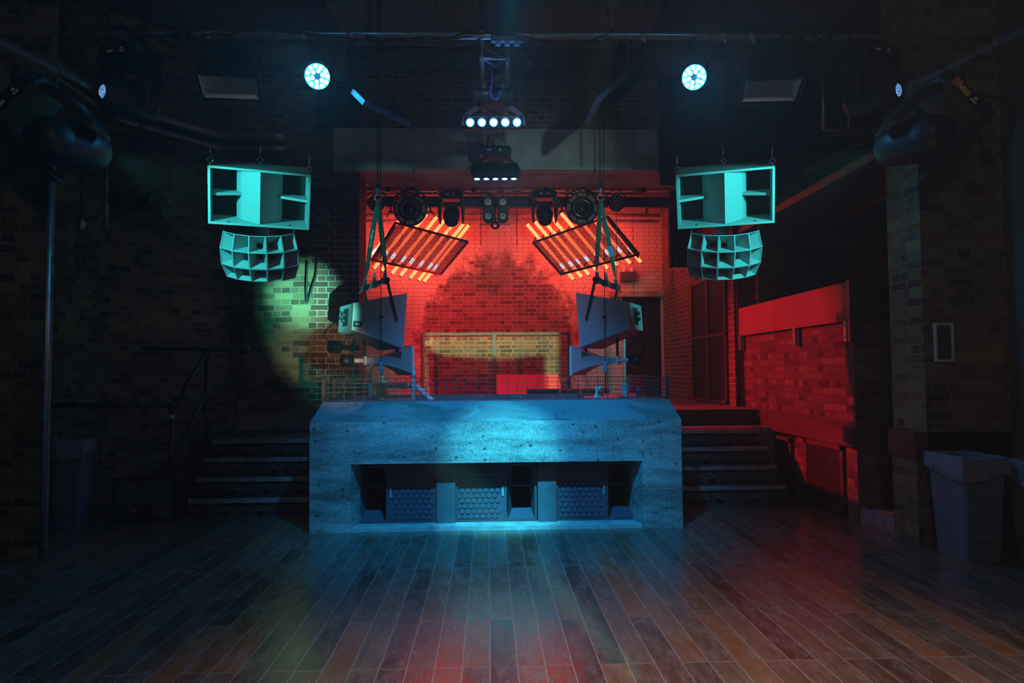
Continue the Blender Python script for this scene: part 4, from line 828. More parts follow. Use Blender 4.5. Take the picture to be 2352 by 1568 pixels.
spot('added_band_light', LO, (.15, 13.1, 1.6), (0.62, 1.0, 0.42), 7500, 20, .2, .004)
# ------------------------------------------------------------------ five-lens beam bars under the truss
def beam_bar(label, px, py, Y, hd, col):
    r = thing('beam_bar', label, 'lamp', W(px, py, Y), (0, 0, math.radians(-1.5)), 'five-lens beam bars'); h = Vector(hd).normalized()
    b = B(); b.loft([[(-.16, -.09, .30), (.16, -.09, .30), (.16, .09, .30), (-.16, .09, .30)], [(-.19, -.11, .27), (.19, -.11, .27), (.19, .11, .27), (-.19, .11, .27)], [(-.19, -.11, .21), (.19, -.11, .21), (.19, .11, .21), (-.19, .11, .21)], [(-.14, -.08, .17), (.14, -.08, .17), (.14, .08, .17), (-.14, .08, .17)]]); bs = b.build('base', M['black'], r, bevel=.006)
    for mk in ((-.095, -.05, -.1125, -.11, .235, .25), (.05, .068, -.1125, -.11, .245, .258), (.04, .08, -.1125, -.11, .228, .238)): b = B(); b.bx(*mk); b.build('base_marking', M['text'], bs, 'small pale printed mark')
    for s in (-1, 1): b = B(); b.bar((s * .12, 0, .18), (s * .265, 0, .06), .03, .05); b.bar((s * .265, 0, .06), (s * .285, 0, -.03), .03, .05); b.build('yoke_arm', M['black'], r)
    x = Vector((1, 0, 0)); u = h.cross(x).normalized() 
    Q = lambda a, e, f: x * a + u * e + h * f
    b = B(); b.loft([[Q(-.27, -.06, -.10), Q(.27, -.06, -.10), Q(.27, .06, -.10), Q(-.27, .06, -.10)], [Q(-.275, -.065, .0), Q(.275, -.065, .0), Q(.275, .065, .0), Q(-.275, .065, .0)], [Q(-.27, -.06, .07), Q(.27, -.06, .07), Q(.27, .06, .07), Q(-.27, .06, .07)]]); b.build('head', M['black'], r, bevel=.012)
    for i in range(5):
        a = (i - 2) * .110; b = B(); b.lathe(Q(a, 0, .068), h, [(0, .045), (.02, .046), (.02, .040), (.008, .038)], 18, cap=False); cell = b.build('lens_barrel', M['black'], r)
        b = B(); b.lathe(Q(a, 0, .074), h, [(0, .030), (.006, .026), (.010, 0)], 18); b.build('lens', M[col], cell)
    for s in (-.09, .09): b = B(); b.bar((s, 0, .29), (s, 0, .40), .03, .04); b.build('clamp', M['steel'], r)
    return r
beam_bar('near five-lens beam bar under the box truss, its five lenses shining at the camera', 1134, 282, 6.4, (0, -1, -.32), 'led_blue')
beam_bar('far five-lens beam bar under the box truss, its lenses facing down', 1138, 396, 8.1, (0, -.12, -1), 'led_blue')
M['led_soft'] = M['led_blue']

# ------------------------------------------------------------------ four-lens blinder and small spotlight
for px, nm in ((1121, 'left'), (1155, 'right')):
    r = thing('blinder', '%s two-lens blinder in the middle of the stage lamp row, frosted lenses' % nm, 'lamp', W(px, 481, 10.2), (math.radians(3), 0, 0), 'two-lens blinders')
    b = B(); n = 8; ring_ = lambda y, k: [(.085 * k * math.cos(a), y, (.125 if math.sin(a) >= 0 else -.125) + .085 * k * math.sin(a)) for a in [2 * PI * (i + .5) / 20 for i in range(20)]]
    b.loft([ring_(.14, .8), ring_(.02, 1), ring_(-.02, 1), ring_(-.03, .92)]); b.build('housing', M['dark_steel'], r)
    for z in (-.105, .105):
        b = B(); b.lathe((0, -.03, z), (0, -1, 0), [(0, .072), (.012, .07), (.012, .060), (.004, .058)], 22, cap=False); rm = b.build('lens_rim', M['black'], r)
        b = B(); b.lathe((0, -.028, z), (0, -1, 0), [(0, .060), (.008, .045), (.012, 0)], 22); b.build('lens', M['halogen'], rm); b = B(); b.lathe((.004, -.040, z + .008), (0, -1, 0), [(0, .016), (.006, .010), (.008, 0)], 12); b.build('lamp_core', M['halogen_core'], rm, 'orange lamp core')
    b = B(); b.tube([(-.09, .04, -.19), (-.105, .04, -.22), (.105, .04, -.22), (.09, .04, -.19)], .008, 6); b.build('bracket', M['steel'], r); b = B(); b.tube([(0, .04, .19), (0, .06, .34)], .010, 6); b.build('hanger', M['steel'], r)
r = thing('small_spotlight', 'small black spotlight hanging just below the two blinders', 'lamp', W(1137, 517, 10.2)); b = B(); b.lathe((0, .1, .02), (0, -1, -.2), [(0, .03), (.02, .055), (.12, .06), (.2, .066), (.2, .05)], 18, cap=False); b.build('barrel', M['black'], r)
for a in range(4): b = B(); q = Matrix.Rotation(a * PI / 2, 3, 'Y'); b.box(q @ Vector((0, -.11, .07)), (.10, .05, .008), q); b.build('barn_door', M['black'], r)
b = B(); b.bar((0, .04, .05), (0, .06, .32), .02, .03); b.bar((-.06, .04, .06), (.06, .04, .06), .02); b.build('bracket', M['black'], r)

# ------------------------------------------------------------------ floods and angled screens on the front bar
def flood(label, loc, rot):
    r = thing('flood_lamp', label, 'lamp', loc, rot, 'flood lamps'); t = [(-.19, -.15, .20), (.19, -.15, .20), (.19, .15, .20), (-.19, .15, .20)]; m_ = [(-.22, -.17, .02), (.22, -.17, .02), (.22, .17, .02), (-.22, .17, .02)]; f = [(-.25, -.20, -.13), (.25, -.20, -.13), (.25, .16, -.13), (-.25, .16, -.13)]
    s = lambda R, k, dz=0: [(x * k, y * k, z + dz) for x, y, z in R]
    b = B(); b.loft([t, m_, f, s(f, .96), s(m_, .94), s(t, .92, -.03)], True, True); b.build('housing', M['black'], r, bevel=.01)
    b = B()
    for y0, y1, z0, z1 in ((.13, .05, -.11, .06), (.05, -.04, .06, .10), (-.04, -.14, .10, -.10)): b.poly([(-.21, y0, z0), (.21, y0, z0), (.20, y1, z1), (-.20, y1, z1)])
    for x in (-.20, .20): b.poly([(x * 1.1, .14, -.11), (x * .2, .05, .07), (x * .2, -.04, .09), (x * 1.1, -.16, -.11)])
    b.build('reflector', M['reflector'], r)
    b = B(); b.tube([(-.24, 0, .04), (-.24, 0, .26), (-.17, 0, .31), (.17, 0, .31), (.24, 0, .26), (.24, 0, .04)], .011, 6); b.build('yoke', M['black'], r); b = B(); b.bar((0, 0, .31), (0, 0, .40), .04); b.build('clamp', M['black'], r)
    return r
flood('black flood lamp on the left of the front bar, pale reflector showing in its mouth', W(527, 178, 5.70), (math.radians(-14), math.radians(-4), math.radians(14)))
flood('black flood lamp on the right of the front bar, red glints in its mouth', W(1770, 186, 5.70), (math.radians(-14), math.radians(4), math.radians(-14)))
for s, nm, P, br in ((-1, 'left', [(765, 150, 5.85), (838, 232, 5.65), (944, 284, 6.15), (900, 222, 6.45), (806, 168, 6.35)], [((803, 112, 5.95), (803, 190, 5.9)), ((806, 116, 6.0), (905, 172, 6.1)), ((905, 172, 6.1), (905, 238, 6.3))]),
                     (1, 'right', [(1490, 132, 5.95), (1378, 232, 5.65), (1350, 289, 6.05), (1452, 206, 6.45), (1470, 172, 6.3)], [((1430, 104, 5.9), (1431, 182, 5.85)), ((1428, 106, 5.95), (1397, 176, 6.0)), ((1397, 176, 6.0), (1396, 212, 6.0))])):
    V = [W(*p) for p in P]; o = sum(V, Vector()) / 5; r = thing('tilted_screen', 'thin dark screen hanging tilted on a bracket, %s of the box truss' % nm, 'screen', o, (0, 0, 0), 'tilted screens')
    V = [v - o for v in V]; n = sum(((V[i]).cross(V[(i + 1) % 5]) for i in range(5)), Vector()).normalized(); V = [v - n * v.dot(n) for v in V]
    if n.y < 0: n = -n
    b = B(); b.prism(V, n * .045); b.build('panel', M['dark_steel'], r); b = B(); b.prism([v * .90 - n * .003 for v in V], -n * .002); b.build('glass_face', M['glass'], r)
    for a, c in br: b = B(); b.bar(W(*a) - o, W(*c) - o, .014, .05); b.build('bracket', M['black'], r)
    tp = W(*br[0][0]) - o; b = B(); b.bar(tp, Vector((tp.x + (.10 if s < 0 else -.05), BY - o.y, BZ - o.z)), .03); b.build('clamp', M['black'], r)

# ------------------------------------------------------------------ red light tubes and perforated panels on the back wall
def tubes(side, o, S, d, back, tot, names):
    d = Vector((d[0], d[1])).normalized()
    for i, (sx, sy) in enumerate(S):
        u = Vector((sx, sy)) - d * back; l = u + d * tot; T = lambda v: W(o[0] + v.x / 5.6, o[1] + v.y / 5.6, 12.4)
        a, e = T(u), T(l); r = thing('light_tube', 'glowing red light tube behind the %s perforated panel, %s in the row' % (side, names[i]), 'light tube', a, (0, 0, 0), 'red light tubes, %s set' % side); v = e - a
        wl = [.0, .62 - .0, .70, 1]
        k0, k1 = (.70, .79) if side == 'left' else (.72, .80); k0 += .008 * (3 - i) * 0; 
        for nm_, t0, t1, m in (('glow_section', 0, k0, 'tube_red'), ('white_section', k0, k1, 'tube_white'), ('glow_section', k1, 1, 'tube_red')): b = B(); b.cyl(v * t0, v * t1, .030, n=12); b.build(nm_, M[m], r, 'white lit pixels' if m == 'tube_white' else None)
        for t in (-.012, 1.012): b = B(); b.cyl(v * t, v * (t + (.012 if t < 0 else -.012)), .033, n=12); b.build('end_cap', M['matt_black'], r)
        for t in (.2, .8): b = B(); b.bar(v * t, v * t + Vector((0, .66, 0)), .02); b.build('stand_off', M['matt_black'], r)
od = ['first from the left', 'second from the left', 'third from the left', 'fourth from the left', 'fifth from the left', 'sixth from the left', 'seventh from the left', 'last at the right']
tubes('left', (820, 400), [(500, 650), (640, 680), (740, 708), (872, 745), (982, 772), (1105, 805), (1215, 832), (1282, 850)], (-.622, .783), 249, 928, od)
tubes('right', (1180, 400), [(355, 860), (460, 830), (555, 800), (665, 765), (795, 720), (925, 680), (1085, 655), (1222, 640)], (.645, .764), 285, 928, ['first from the left', 'second from the left', 'third from the left', 'fourth from the left', 'fifth from the left', 'sixth from the left', 'seventh from the left', 'last at the right'])
def perforated(label, P, thick_edge):
    V = [W(*p) for p in P]; o = V[0]; r = thing('perforated_panel', label, 'panel', o, (0, 0, 0), 'perforated panels'); V = [v - o for v in V]
    a, c = V[1], V[3]; n = a.cross(c).normalized(); n = n if n.y < 0 else -n
    Q = lambda u, w: (V[0] * (1 - u) * (1 - w) + V[1] * u * (1 - w) + V[2] * u * w + V[3] * (1 - u) * w)
    b = B(); N = int(a.length / .026); K = int(c.length / .026)
    for i in range(N + 1): b.bar(Q(i / N, 0), Q(i / N, 1), .009, .009)
    for i in range(K + 1): b.bar(Q(0, i / K), Q(1, i / K), .009, .009)
    b.build('perforated_sheet', M['dark_steel'], r); b = B()
    for i in range(4): b.bar(V[i], V[(i + 1) % 4], .03, .035)
    b.build('frame', M['redwood'], r); b = B(); i, j = thick_edge; b.prism([V[i], V[j], V[j] - n * .14, V[i] - n * .14], n * .01); b.build('side_plate', M['matt_black'], r)
    for u in (.25, .75): b = B(); p = Q(u, .04); b.bar(p, Vector((p.x, p.y, 5.75 - o.z)), .008); b.build('hanging_rod', M['dark_steel'], r)
    return r
perforated('dark perforated metal panel hanging tilted before the left red light tubes', [(909, 511, 12.15), (1075, 555, 12.05), (1012, 630, 11.65), (853, 597, 11.75)], (3, 0))
perforated('dark perforated metal panel hanging tilted before the right red light tubes', [(1224, 557, 12.05), (1396, 497, 12.15), (1468, 584, 11.75), (1289, 630, 11.65)], (1, 2))

# ================================================================== ducts, panels and pipes on the walls
dc = thing('ventilation_duct', 'pale boxed ventilation duct in panels across the wall above the stage', 'duct', (0, 8.9, 4.10)); xs = [-2.02, -.98, -.96, 1.42, 1.44, 2.26]
for i in (0, 2, 4): b = B(); b.bx(xs[i], xs[i + 1], 0, .19, 0, .55); b.build('duct_section', M['duct'], dc, bevel=.006)
for x in (-.97, 1.43): b = B(); b.bx(x - .018, x + .018, -.008, .0, .01, .54); b.build('joint_strip', M['steel'], dc)
for x0, x1, nm in ((-1.86, -.06, 'left'), (.40, 2.10, 'right')):
    r = thing('ceiling_panel', 'flat grey acoustic panel on the ceiling, %s of the centre strip' % nm, 'panel', ((x0 + x1) / 2, 8.25, 5.70), group='ceiling panels'); w = (x1 - x0) / 2
    b = B(); b.bx(-w + .03, w - .03, -.50, .50, -.005, .04); b.build('infill', M['panelwhite'], r); b = B()
    for y in (-.52, .50): b.bx(-w, w, y, y + .025, -.02, .05)
    for x in (-w, w - .025): b.bx(x, x + .025, -.52, .525, -.02, .05)
    b.build('frame', M['steel'], r)
for nm, z, rr, off, m in (('upper', 4.60, .080, 0, 'steel'), ('middle', 4.42, .040, .05, 'steel'), ('lower', 4.24, .035, .02, 'dark_steel')):
    b = B(); b.tube(spline([(-4.36 + off, 5.9, z + .02), (-4.36 + off, 7.2, z), (-4.36 + off, 7.95, z)], 3)[:-1] + spline([(-4.36 + off, 7.95, z), (-4.26 + off, 8.14, z - .005), (-3.55, 8.82 - off, z - .05), (-3.40, 8.92 - off, z - .06), (-2.62, 8.94 - off, z - .05)], 6), rr, 10)
    tag(b.build('wall_pipe', M[m]), '%s of the three long pipes bending round the left wall' % nm, 'pipe', 'pipes on the left wall')
b = B(); p = W(247, 300, 7.75); b.tube([(p.x, 7.75, 4.22), (p.x, 7.75, 3.06)], .030, 10); b.tube([(p.x, 7.75, 4.22), (-4.47, 7.75, 4.22)], .02, 8); b.tube([(p.x, 7.75, 3.2), (-4.47, 7.75, 3.2)], .02, 8); tag(b.build('drop_pipe', M['steel']), 'short vertical steel pipe on the left wall carrying the profile lamp', 'pipe')
o = W(318, 463, 7.70); pr = thing('profile_lamp', 'black profile lamp with lime tape on its rim, clamped to the left wall pipe', 'lamp', o); h = Vector((1, -.16, -.06)).normalized()
b = B(); b.lathe((0, 0, 0), h, [(-.26, .06), (-.25, .09), (-.02, .10), (0, .085), (.16, .085), (.17, .10), (.25, .10)], 20); b.build('barrel', M['black'], pr)
q = h.cross(Vector((0, 0, 1))).normalized(); b = B(); b.ring(h * .26, (.75, -.66, 0), .10, .016, 24, 8); b.lathe(h * .255, (.75, -.66, 0), [(0, .095), (.01, .07), (.012, 0)], 20); b.build('front_lens', M['glass'], pr)
for a in (-.10, .10): b = B(); b.box(h * .275 + Vector((a * .66, a * .75 - .03, .01)), (.012, .012, .05)); b.build('lime_tape', M['lime'], pr, 'lime green tape')
b = B(); b.tube([h * .02 + Vector((0, -.02, -.13)), h * -.30 + Vector((0, -.02, -.12)), h * -.36 + Vector((0, 0, 0)), h * -.30 + Vector((0, .02, .12)), h * .0 + Vector((0, .02, .12))], .009, 6); b.bar(h * -.36, h * -.44, .03); b.build('yoke', M['black'], pr)
b = B(); b.cyl(h * .33 + Vector((.02, -.05, -.13)), h * .33 + Vector((.05, -.09, -.14)), .055, n=14); b.build('colour_frame', M['black'], pr)
r = thing('cable_hank', 'coil of black cable hanging on the left wall above the profile lamp', 'cable', W(212, 372, 7.4), (0, 0, 0)); rnd = random.Random(2)
b = B()
for k in range(7): b.tube([Vector((.085 * rnd.uniform(.85, 1.1) * math.cos(t), .02 * k - .08 + .05 * math.sin(t), .17 * rnd.uniform(.92, 1.05) * math.sin(t))) for t in [2 * PI * i / 22 for i in range(22)]], .008, 5, True)
b.build('coil', M['cable'], r); b = B(); b.tube([(0, 0, .16), (-.12, .2, .2)], .012, 6); b.build('hook', M['black'], r)
for lb, P in (('black cable running down the left wall to the round junction box', [(188, 285, 7.5), (187, 400, 7.5), (184, 515, 7.5)]), ('black cable wandering down the splayed left wall from the pipes', [(330, 330, 7.9), (350, 365, 8.1), (385, 385, 8.3), (388, 430, 8.33), (391, 455, 8.25)]), ('thin black cable down the corner between splayed and flat brick wall', [(556, 640, 9.05), (557, 760, 9.05), (548, 860, 9.05), (537, 990, 9.04)]), ('second thin cable looping beside the wall corner', [(577, 645, 9.06), (578, 700, 9.06), (560, 760, 9.06), (552, 900, 9.06)]), ('black cable loop hanging on the green-lit patch of wall', [(706, 600, 8.9), (704, 660, 8.9), (706, 694, 8.9), (717, 660, 8.9), (726, 630, 8.9), (728, 590, 8.9)])):
    b = B(); b.tube(spline([W(*p) for p in P], 6), .008 if 'loop hang' not in lb else .012, 6); tag(b.build('wall_cable', M['cable']), lb, 'cable')
b = B(); p = W(185, 515, 7.6); b.cyl(p, p + Vector((-.05, .06, 0)), .055, n=16); tag(b.build('junction_box', M['steel']), 'small round junction box low on the left wall', 'box')
r = thing('small_projector', 'small dark lamp under the long pipes on the left wall', 'lamp', W(318, 335, 7.9)); b = B(); b.lathe((0, 0, 0), (.2, -1, -.3), [(-.12, .05), (-.1, .08), (.05, .085), (.06, .07)], 16); b.build('barrel', M['black'], r); b = B(); b.bar((0, 0, .05), (-.05, .15, .30), .03); b.build('bracket', M['black'], r)

# ================================================================== right side
pp = thing('parapet_board', 'red-lit board with a dark end fixed along the top of the right brick wall', 'board', (3.44, 6.36, 1.90))
b = B(); b.bx(0, .03, .03, 2.90, 0, .375); b.build('long_board', M['board'], pp, 'smooth red-lit board'); b = B(); b.bx(.03, 1.16, 0, .03, 0, .375); b.build('end_board', M['matt_black'], pp, 'black end board')
b = B(); b.bx(-.012, .05, -.02, .03, -.20, .39); b.bx(.06, .10, -.012, .0, -.20, 0.1); b.build('corner_post', M['dark_steel'], pp, 'steel corner post')
for y in (.06, 1.16, 2.82):
    b = B(); b.bx(-.012, .04, y, y + .018, -.20, .0); b.bx(-.012, .055, y + .018, y + .05, -.20, .0); br_ = b.build('bracket', M['steel'], pp, bevel=.002)
    for z in (-.04, -.155): b = B(); b.cyl((-.03, y + .03, z), (-.005, y + .03, z), .009, n=8); b.build('bolt', M['chrome'], br_)
for y0, y1, z1, nm in ((7.72, 8.44, .66, 'far'), (6.58, 7.38, .70, 'near')):
    r = thing('wall_grille', '%s dark red framed mesh grille under the ledge of the right brick wall' % nm, 'grille', (3.46, y0, 0), group='wall grilles'); w = y1 - y0
    b = B(); 
    for z in (.02, z1 - .06): b.bx(-.02, .02, 0, w, z, z + .05)
    for y in (0, w - .05): b.bx(-.02, .02, y, y + .05, .02, z1 - .01)
    b.build('frame', M['redwood'], r); b = B(); lattice(b, (-.004, .04, .06), (0, 1, 0), (0, 0, 1), w - .08, z1 - .12, .028, (math.radians(45), math.radians(135)), .006); b.build('grille_mesh', M['redwood'], r); b = B(); b.bx(.03, .05, 0, w, .02, z1); b.build('backing', M['matt_black'], r)
fr = thing('poster_frame', 'silver snap frame with a dark blank sheet on the right brick pier', 'frame', (W(2168, 786, 5.42).x, 5.425, W(2168, 786, 5.42).z)); fw, fh = .155, .315; b = B(); t = .018
b.bx(-fw / 2, fw / 2, -.015, .012, fh / 2 - t, fh / 2); b.bx(-fw / 2, fw / 2, -.015, .012, -fh / 2, -fh / 2 + t); b.bx(-fw / 2, -fw / 2 + t, -.015, .012, -fh / 2 + t, fh / 2 - t); b.bx(fw / 2 - t, fw / 2, -.015, .012, -fh / 2 + t, fh / 2 - t); b.build('frame', M['white'], fr, bevel=.003); b = B(); b.bx(-fw / 2 + t, fw / 2 - t, -.004, .012, -fh / 2 + t, fh / 2 - t); b.build('sheet', M['poster'], fr, 'dark blank sheet')
tb = thing('plastic_tub', 'small plastic tub on the step behind the low brick pier at the right', 'tub', (3.92, 6.18, .125)); b = B(); b.loft([[(-.11, -.10, 0), (.11, -.10, 0), (.11, .10, 0), (-.11, .10, 0)], [(-.13, -.12, .24), (.13, -.12, .24), (.13, .12, .24), (-.13, .12, .24)], [(-.12, -.11, .24), (.12, -.11, .24), (.12, .11, .24), (-.12, .11, .24)], [(-.10, -.09, .02), (.10, -.09, .02), (.10, .09, .02), (-.10, .09, .02)]]); b.build('body', M['bin'], tb); b = B(); b.tube([(-.13, -.12, .24), (.13, -.12, .24), (.13, .12, .24), (-.13, .12, .24)], .008, 6, True); b.build('rim', M['bin'], tb)
# gate in the right stage wall
gt = thing('mesh_gate', 'tall double steel mesh gate in the reddened wall right of the stage', 'gate', (3.385, 9.56, .936)); Lg, Hg = 1.62, 1.93
for y0, y1 in ((0, .80), (.82, 1.62)):
    b = B()
    for y in (y0, y1 - .04): b.bx(-.025, .01, y, y + .04, .02, Hg)
    for z in (.02, 1.0, Hg - .05): b.bx(-.025, .01, y0, y1, z, z + .04)
    lf = b.build('leaf_frame', M['redwood'], gt); b = B()
    for i in range(62): z = .05 + i * .030; b.bar((-.004, y0 + .03, z), (-.004, y1 - .03, z), .006)
    for i in range(8): y = y0 + .08 + i * .09; b.bar((.002, y, .05), (.002, y, Hg - .03), .005)
    b.build('wire_infill', M['dark_steel'], lf)
b = B(); b.bx(.004, .010, 0, Lg, .02, Hg); b.build('backing', M['matt_black'], gt)
b = B(); b.tube([(3.44, 9.26, .95), (3.44, 9.26, 3.0)], .02, 8); b.tube([(3.44, 9.26, 1.2), (3.40, 9.25, 1.1), (3.42, 9.26, 1.0)], .015, 6); tag(b.build('vertical_cable', M['cable']), 'black vertical cable down the corner left of the right brick wall', 'cable')
# things on the bar ceiling, rails
for nm, P in (('upper', [(1885, 310, 7.4), (1990, 305, 7.2), (2060, 280, 6.8), (2130, 240, 6.2)]), ('lower', [(1850, 395, 7.8), (1945, 345, 7.3), (2010, 320, 7.0), (2090, 275, 6.5)])): b = B(); b.tube(spline([W(*p) for p in P], 5), .024, 8); tag(b.build('heating_pipe', M['dark_steel']), '%s lagged pipe above the red edge of the bar ceiling' % nm, 'pipe', 'pipes over the bar')
r = thing('pipe_gantry', 'dark square pipe frame hung above the bar at the right', 'frame', W(1890, 240, 7.6)); b = B(); b.tube([(0, 0, .55), (0, 0, -.30)], .022, 8); b.tube([(.0, 0, -.30), (.62, 0, -.30)], .022, 8); b.build('rail', M['steel'], r); b = B(); b.tube([(.30, 0, -.30), (.30, 0, -.12), (.42, -.05, -.02)], .018, 8); b.build('bent_arm', M['steel'], r); b = B(); b.bar((0, 0, .55), (0, 0, 5.75 - r.location.z), .02); b.build('hanger', M['steel'], r)
b = B(); p = W(2258, 240, 5.0); e = W(2260, 352, 5.0); b.tube([(p.x, 5.1, p.z), e], .005, 5); cb = b.build('hanging_cable', M['cable']); tag(cb, 'cable with a bundled black plug hanging on the right brick pier', 'cable'); b = B(); b.lathe(e + Vector((0, 0, .02)), (.1, 0, -1), [(0, .01), (.02, .045), (.06, .06), (.10, .05), (.12, .01)], 12); b.build('plug_bundle', M['cable'], cb)
b = B(); b.tube(spline([(3.6, 5.35, 3.42), (3.8, 5.4, 3.30), (4.1, 5.42, 3.33), (4.25, 5.3, 3.32)], 6), .006, 5); tag(b.build('slack_cable', M['cable']), 'slack black cable crossing the top of the right brick pier', 'cable')

# ================================================================== on and behind the stage
dr = thing('door_curtain', 'black curtain filling the doorway at the right of the back wall', 'curtain', (0, 13.18, .936)); N = 60; b = B()
fp = [(DX0 + (DX1 - DX0) * i / N, .03 * math.sin(i * 1.1) + .012 * math.sin(i * 2.7)) for i in range(N + 1)]
b.loft([[(x, y - .006, z) for x, y in fp] + [(x, y + .006, z) for x, y in fp[::-1]] for z in (.0, DZ - .936)]); b.build('cloth', M['drape'], dr); b = B(); b.cyl((DX0, 0, DZ - .96), (DX1, 0, DZ - .96), .015); b.build('curtain_rail', M['black'], dr)
o = W(1572, 525, 11.0); dr = thing('stage_drape', 'dark red-lit hanging drape at the right edge of the stage opening', 'curtain', (3.12, 11.0, o.z - .62)); b = B(); N = 24
fp = [(-.13 + .40 * i / N, .05 * math.sin(i * .9)) for i in range(N + 1)]; b.loft([[(x, y - .008, z) for x, y in fp] + [(x, y + .14, z) for x, y in fp[::-1]] for z in (0, 1.25)]); b.build('cloth', M['drape'], dr); b = B(); b.bar((.05, .05, 1.25), (.05, .05, 5.75 - (o.z - .62)), .02); b.build('hanger', M['black'], dr)
# mesh fence
fx = [W(971, 800, 12.5).x, W(1135, 800, 12.5).x, W(1306, 800, 12.5).x]; fz = W(1135, 764, 12.5).z; fe = thing('mesh_fence', 'dark steel mesh fence of two bays in front of the back wall', 'fence', (0, 12.5, .936)); ht = fz - .936
for x in fx: b = B(); b.bx(x - .028, x + .028, -.028, .028, 0, ht); b.build('post', M['dark_steel'], fe)
for x0, x1 in zip(fx, fx[1:]):
    b = B(); b.bx(x0, x1, -.018, .018, .02, .05); b.build('bottom_rail', M['dark_steel'], fe); b = B(); b.bx(x0, x1, -.018, .018, ht - .036, ht); fb = b.build('top_rail', M['dark_steel'], fe); b = B(); n = int((x1 - x0) / .040)
    for i in range(1, n): x = x0 + (x1 - x0) * i / n; b.bar((x, 0, .04), (x, 0, ht - .02), .0042)
    n = int(ht / .040)
    for i in range(1, n): z = ht * i / n; b.bar((x0, .004, z), (x1, .004, z), .0042)
    b.build('mesh_infill', M['dark_steel'], fb)
x0, x1 = W(1346, 800, 12.0).x, W(1434, 800, 12.0).x; f2 = thing('mesh_screen', 'narrow mesh screen with a pale post before the black doorway', 'fence', (0, 12.0, .936)); b = B(); h2 = W(1400, 842, 12.0).z - .936 + .25
for i in range(17): x = x0 + (x1 - x0) * i / 16; b.bar((x, 0, 0), (x, 0, h2), .005)
for i in range(1, 18): b.bar((x0, .004, i * .05), (x1, .004, i * .05), .005)
b.build('mesh_infill', M['dark_steel'], f2); b = B(); b.bx(x1 - .02, x1 + .02, -.02, .02, 0, h2 + .45); b.build('post', M['steel'], f2)
# pale pipe frame
A = lambda x, y, Y=7.75: W(x, y, Y)
pf = thing('pipe_stand', 'pale bent pipe stand behind the left part of the booth guard', 'stand', (0, 0, 0)); q = [A(849, 950), A(849, 858), A(850, 845), A(858, 837), A(868, 835), A(930, 834), A(940, 836), A(948, 844), A(949, 858), A(949, 950)]
q[0].z = q[-1].z = .90; b = B(); b.tube(q, .027, 12); b.build('hoop', M['pvc'], pf)
for x in (849, 949): p = A(x, 860); b = B(); b.cyl((p.x, p.y, p.z - .03), (p.x, p.y, p.z + .03), .031, n=14); b.build('pipe_socket', M['pvc'], pf)
pg = thing('waste_pipe', 'pale horizontal pipe with an elbow sloping down behind the booth guard', 'pipe', (0, 0, 0)); b = B(); b.tube([A(832, 887, 7.9), A(930, 885, 7.9), A(950, 885, 7.9), A(960, 890, 7.9), A(993, 921, 7.9), A(1005, 932, 7.9)], .032, 12); b.build('pipe', M['pvc'], pg); b = B(); b.cyl(A(921, 885, 7.9), A(933, 885, 7.9), .040, n=14); b.build('coupling', M['pvc'], pg)
p = A(841, 887, 7.9); b = B(); b.bar((p.x, p.y, p.z), (p.x, p.y, .90), .03); b.build('support_leg', M['dark_steel'], pg)
# booth clutter
sb = thing('spray_bottle', 'white trigger spray bottle standing behind the booth guard', 'bottle', (W(1371, 905, 6.95).x, 6.95, 1.062)); b = B(); b.lathe((0, 0, 0), (0, 0, 1), [(0, .036), (.02, .040), (.07, .040), (.085, .026), (.10, .030), (.125, .030), (.14, .016), (.155, .014), (.17, .014)], 20); b.build('flask', M['white'], sb)
b = B(); b.loft([[(-.016, -.013, .168), (.016, -.013, .168), (.016, .013, .168), (-.016, .013, .168)], [(-.018, -.013, .20), (.024, -.013, .20), (.024, .013, .20), (-.018, .013, .20)], [(-.010, -.012, .222), (.052, -.010, .218), (.052, .010, .218), (-.010, .012, .222)]]); b.bx(.045, .056, -.006, .006, .203, .216); b.build('spray_head', M['white'], sb); b = B(); b.tube([(.018, 0, .200), (.035, 0, .185), (.040, 0, .160)], .006, 6); b.build('trigger', M['white'], sb)
b = B(); b.bx(-.20, .20, -.16, .16, 0, .02); tag(b.build('bottle_shelf', M['matt_black']), 'dark shelf inside the booth under the spray bottle', 'shelf'); bpy.context.scene.collection.objects['bottle_shelf'].location = (W(1371, 905, 6.95).x, 6.95, 1.040)
b = B(); b.bx(-.20, .20, .14, .16, -.10, .0); b.bx(-.02, .02, -.16, .16, -.062, 0)
bl = thing('wooden_block', 'grey wooden shelf block at the right end of the booth guard', 'block', (1.36, 7.25, .98)); b.b.free(); b = B(); b.bx(-.27, .32, -.22, .45, 0, .155); b.build('body', M['wood'], bl, bevel=.004); b = B(); b.bx(-.28, .33, -.23, .46, .155, .172); b.build('top_board', M['wood'], bl)
zc = 1.152
c1 = thing('paper_cup', 'tall blue-grey paper cup with a crumpled top, on the wooden block', 'cup', (W(1436, 890, 7.2).x, 7.2, zc)); b = B(); b.lathe((0, 0, 0), (0, 0, 1), [(0, .026), (.002, .028), (.13, .037), (.128, .034), (.02, .026)], 20); b.build('cup', M['paper'], c1); rnd = random.Random(3); b = B(); b.loft([[(.034 * math.cos(t) * k * rnd.uniform(.9, 1.1), .034 * math.sin(t) * k * rnd.uniform(.9, 1.1), z + rnd.uniform(-.006, .006)) for t in [2 * PI * i / 14 for i in range(14)]] for z, k in ((.12, 1), (.14, 1.08), (.155, .8), (.15, .3))], False, True); b.build('crumpled_top', M['paper'], c1)
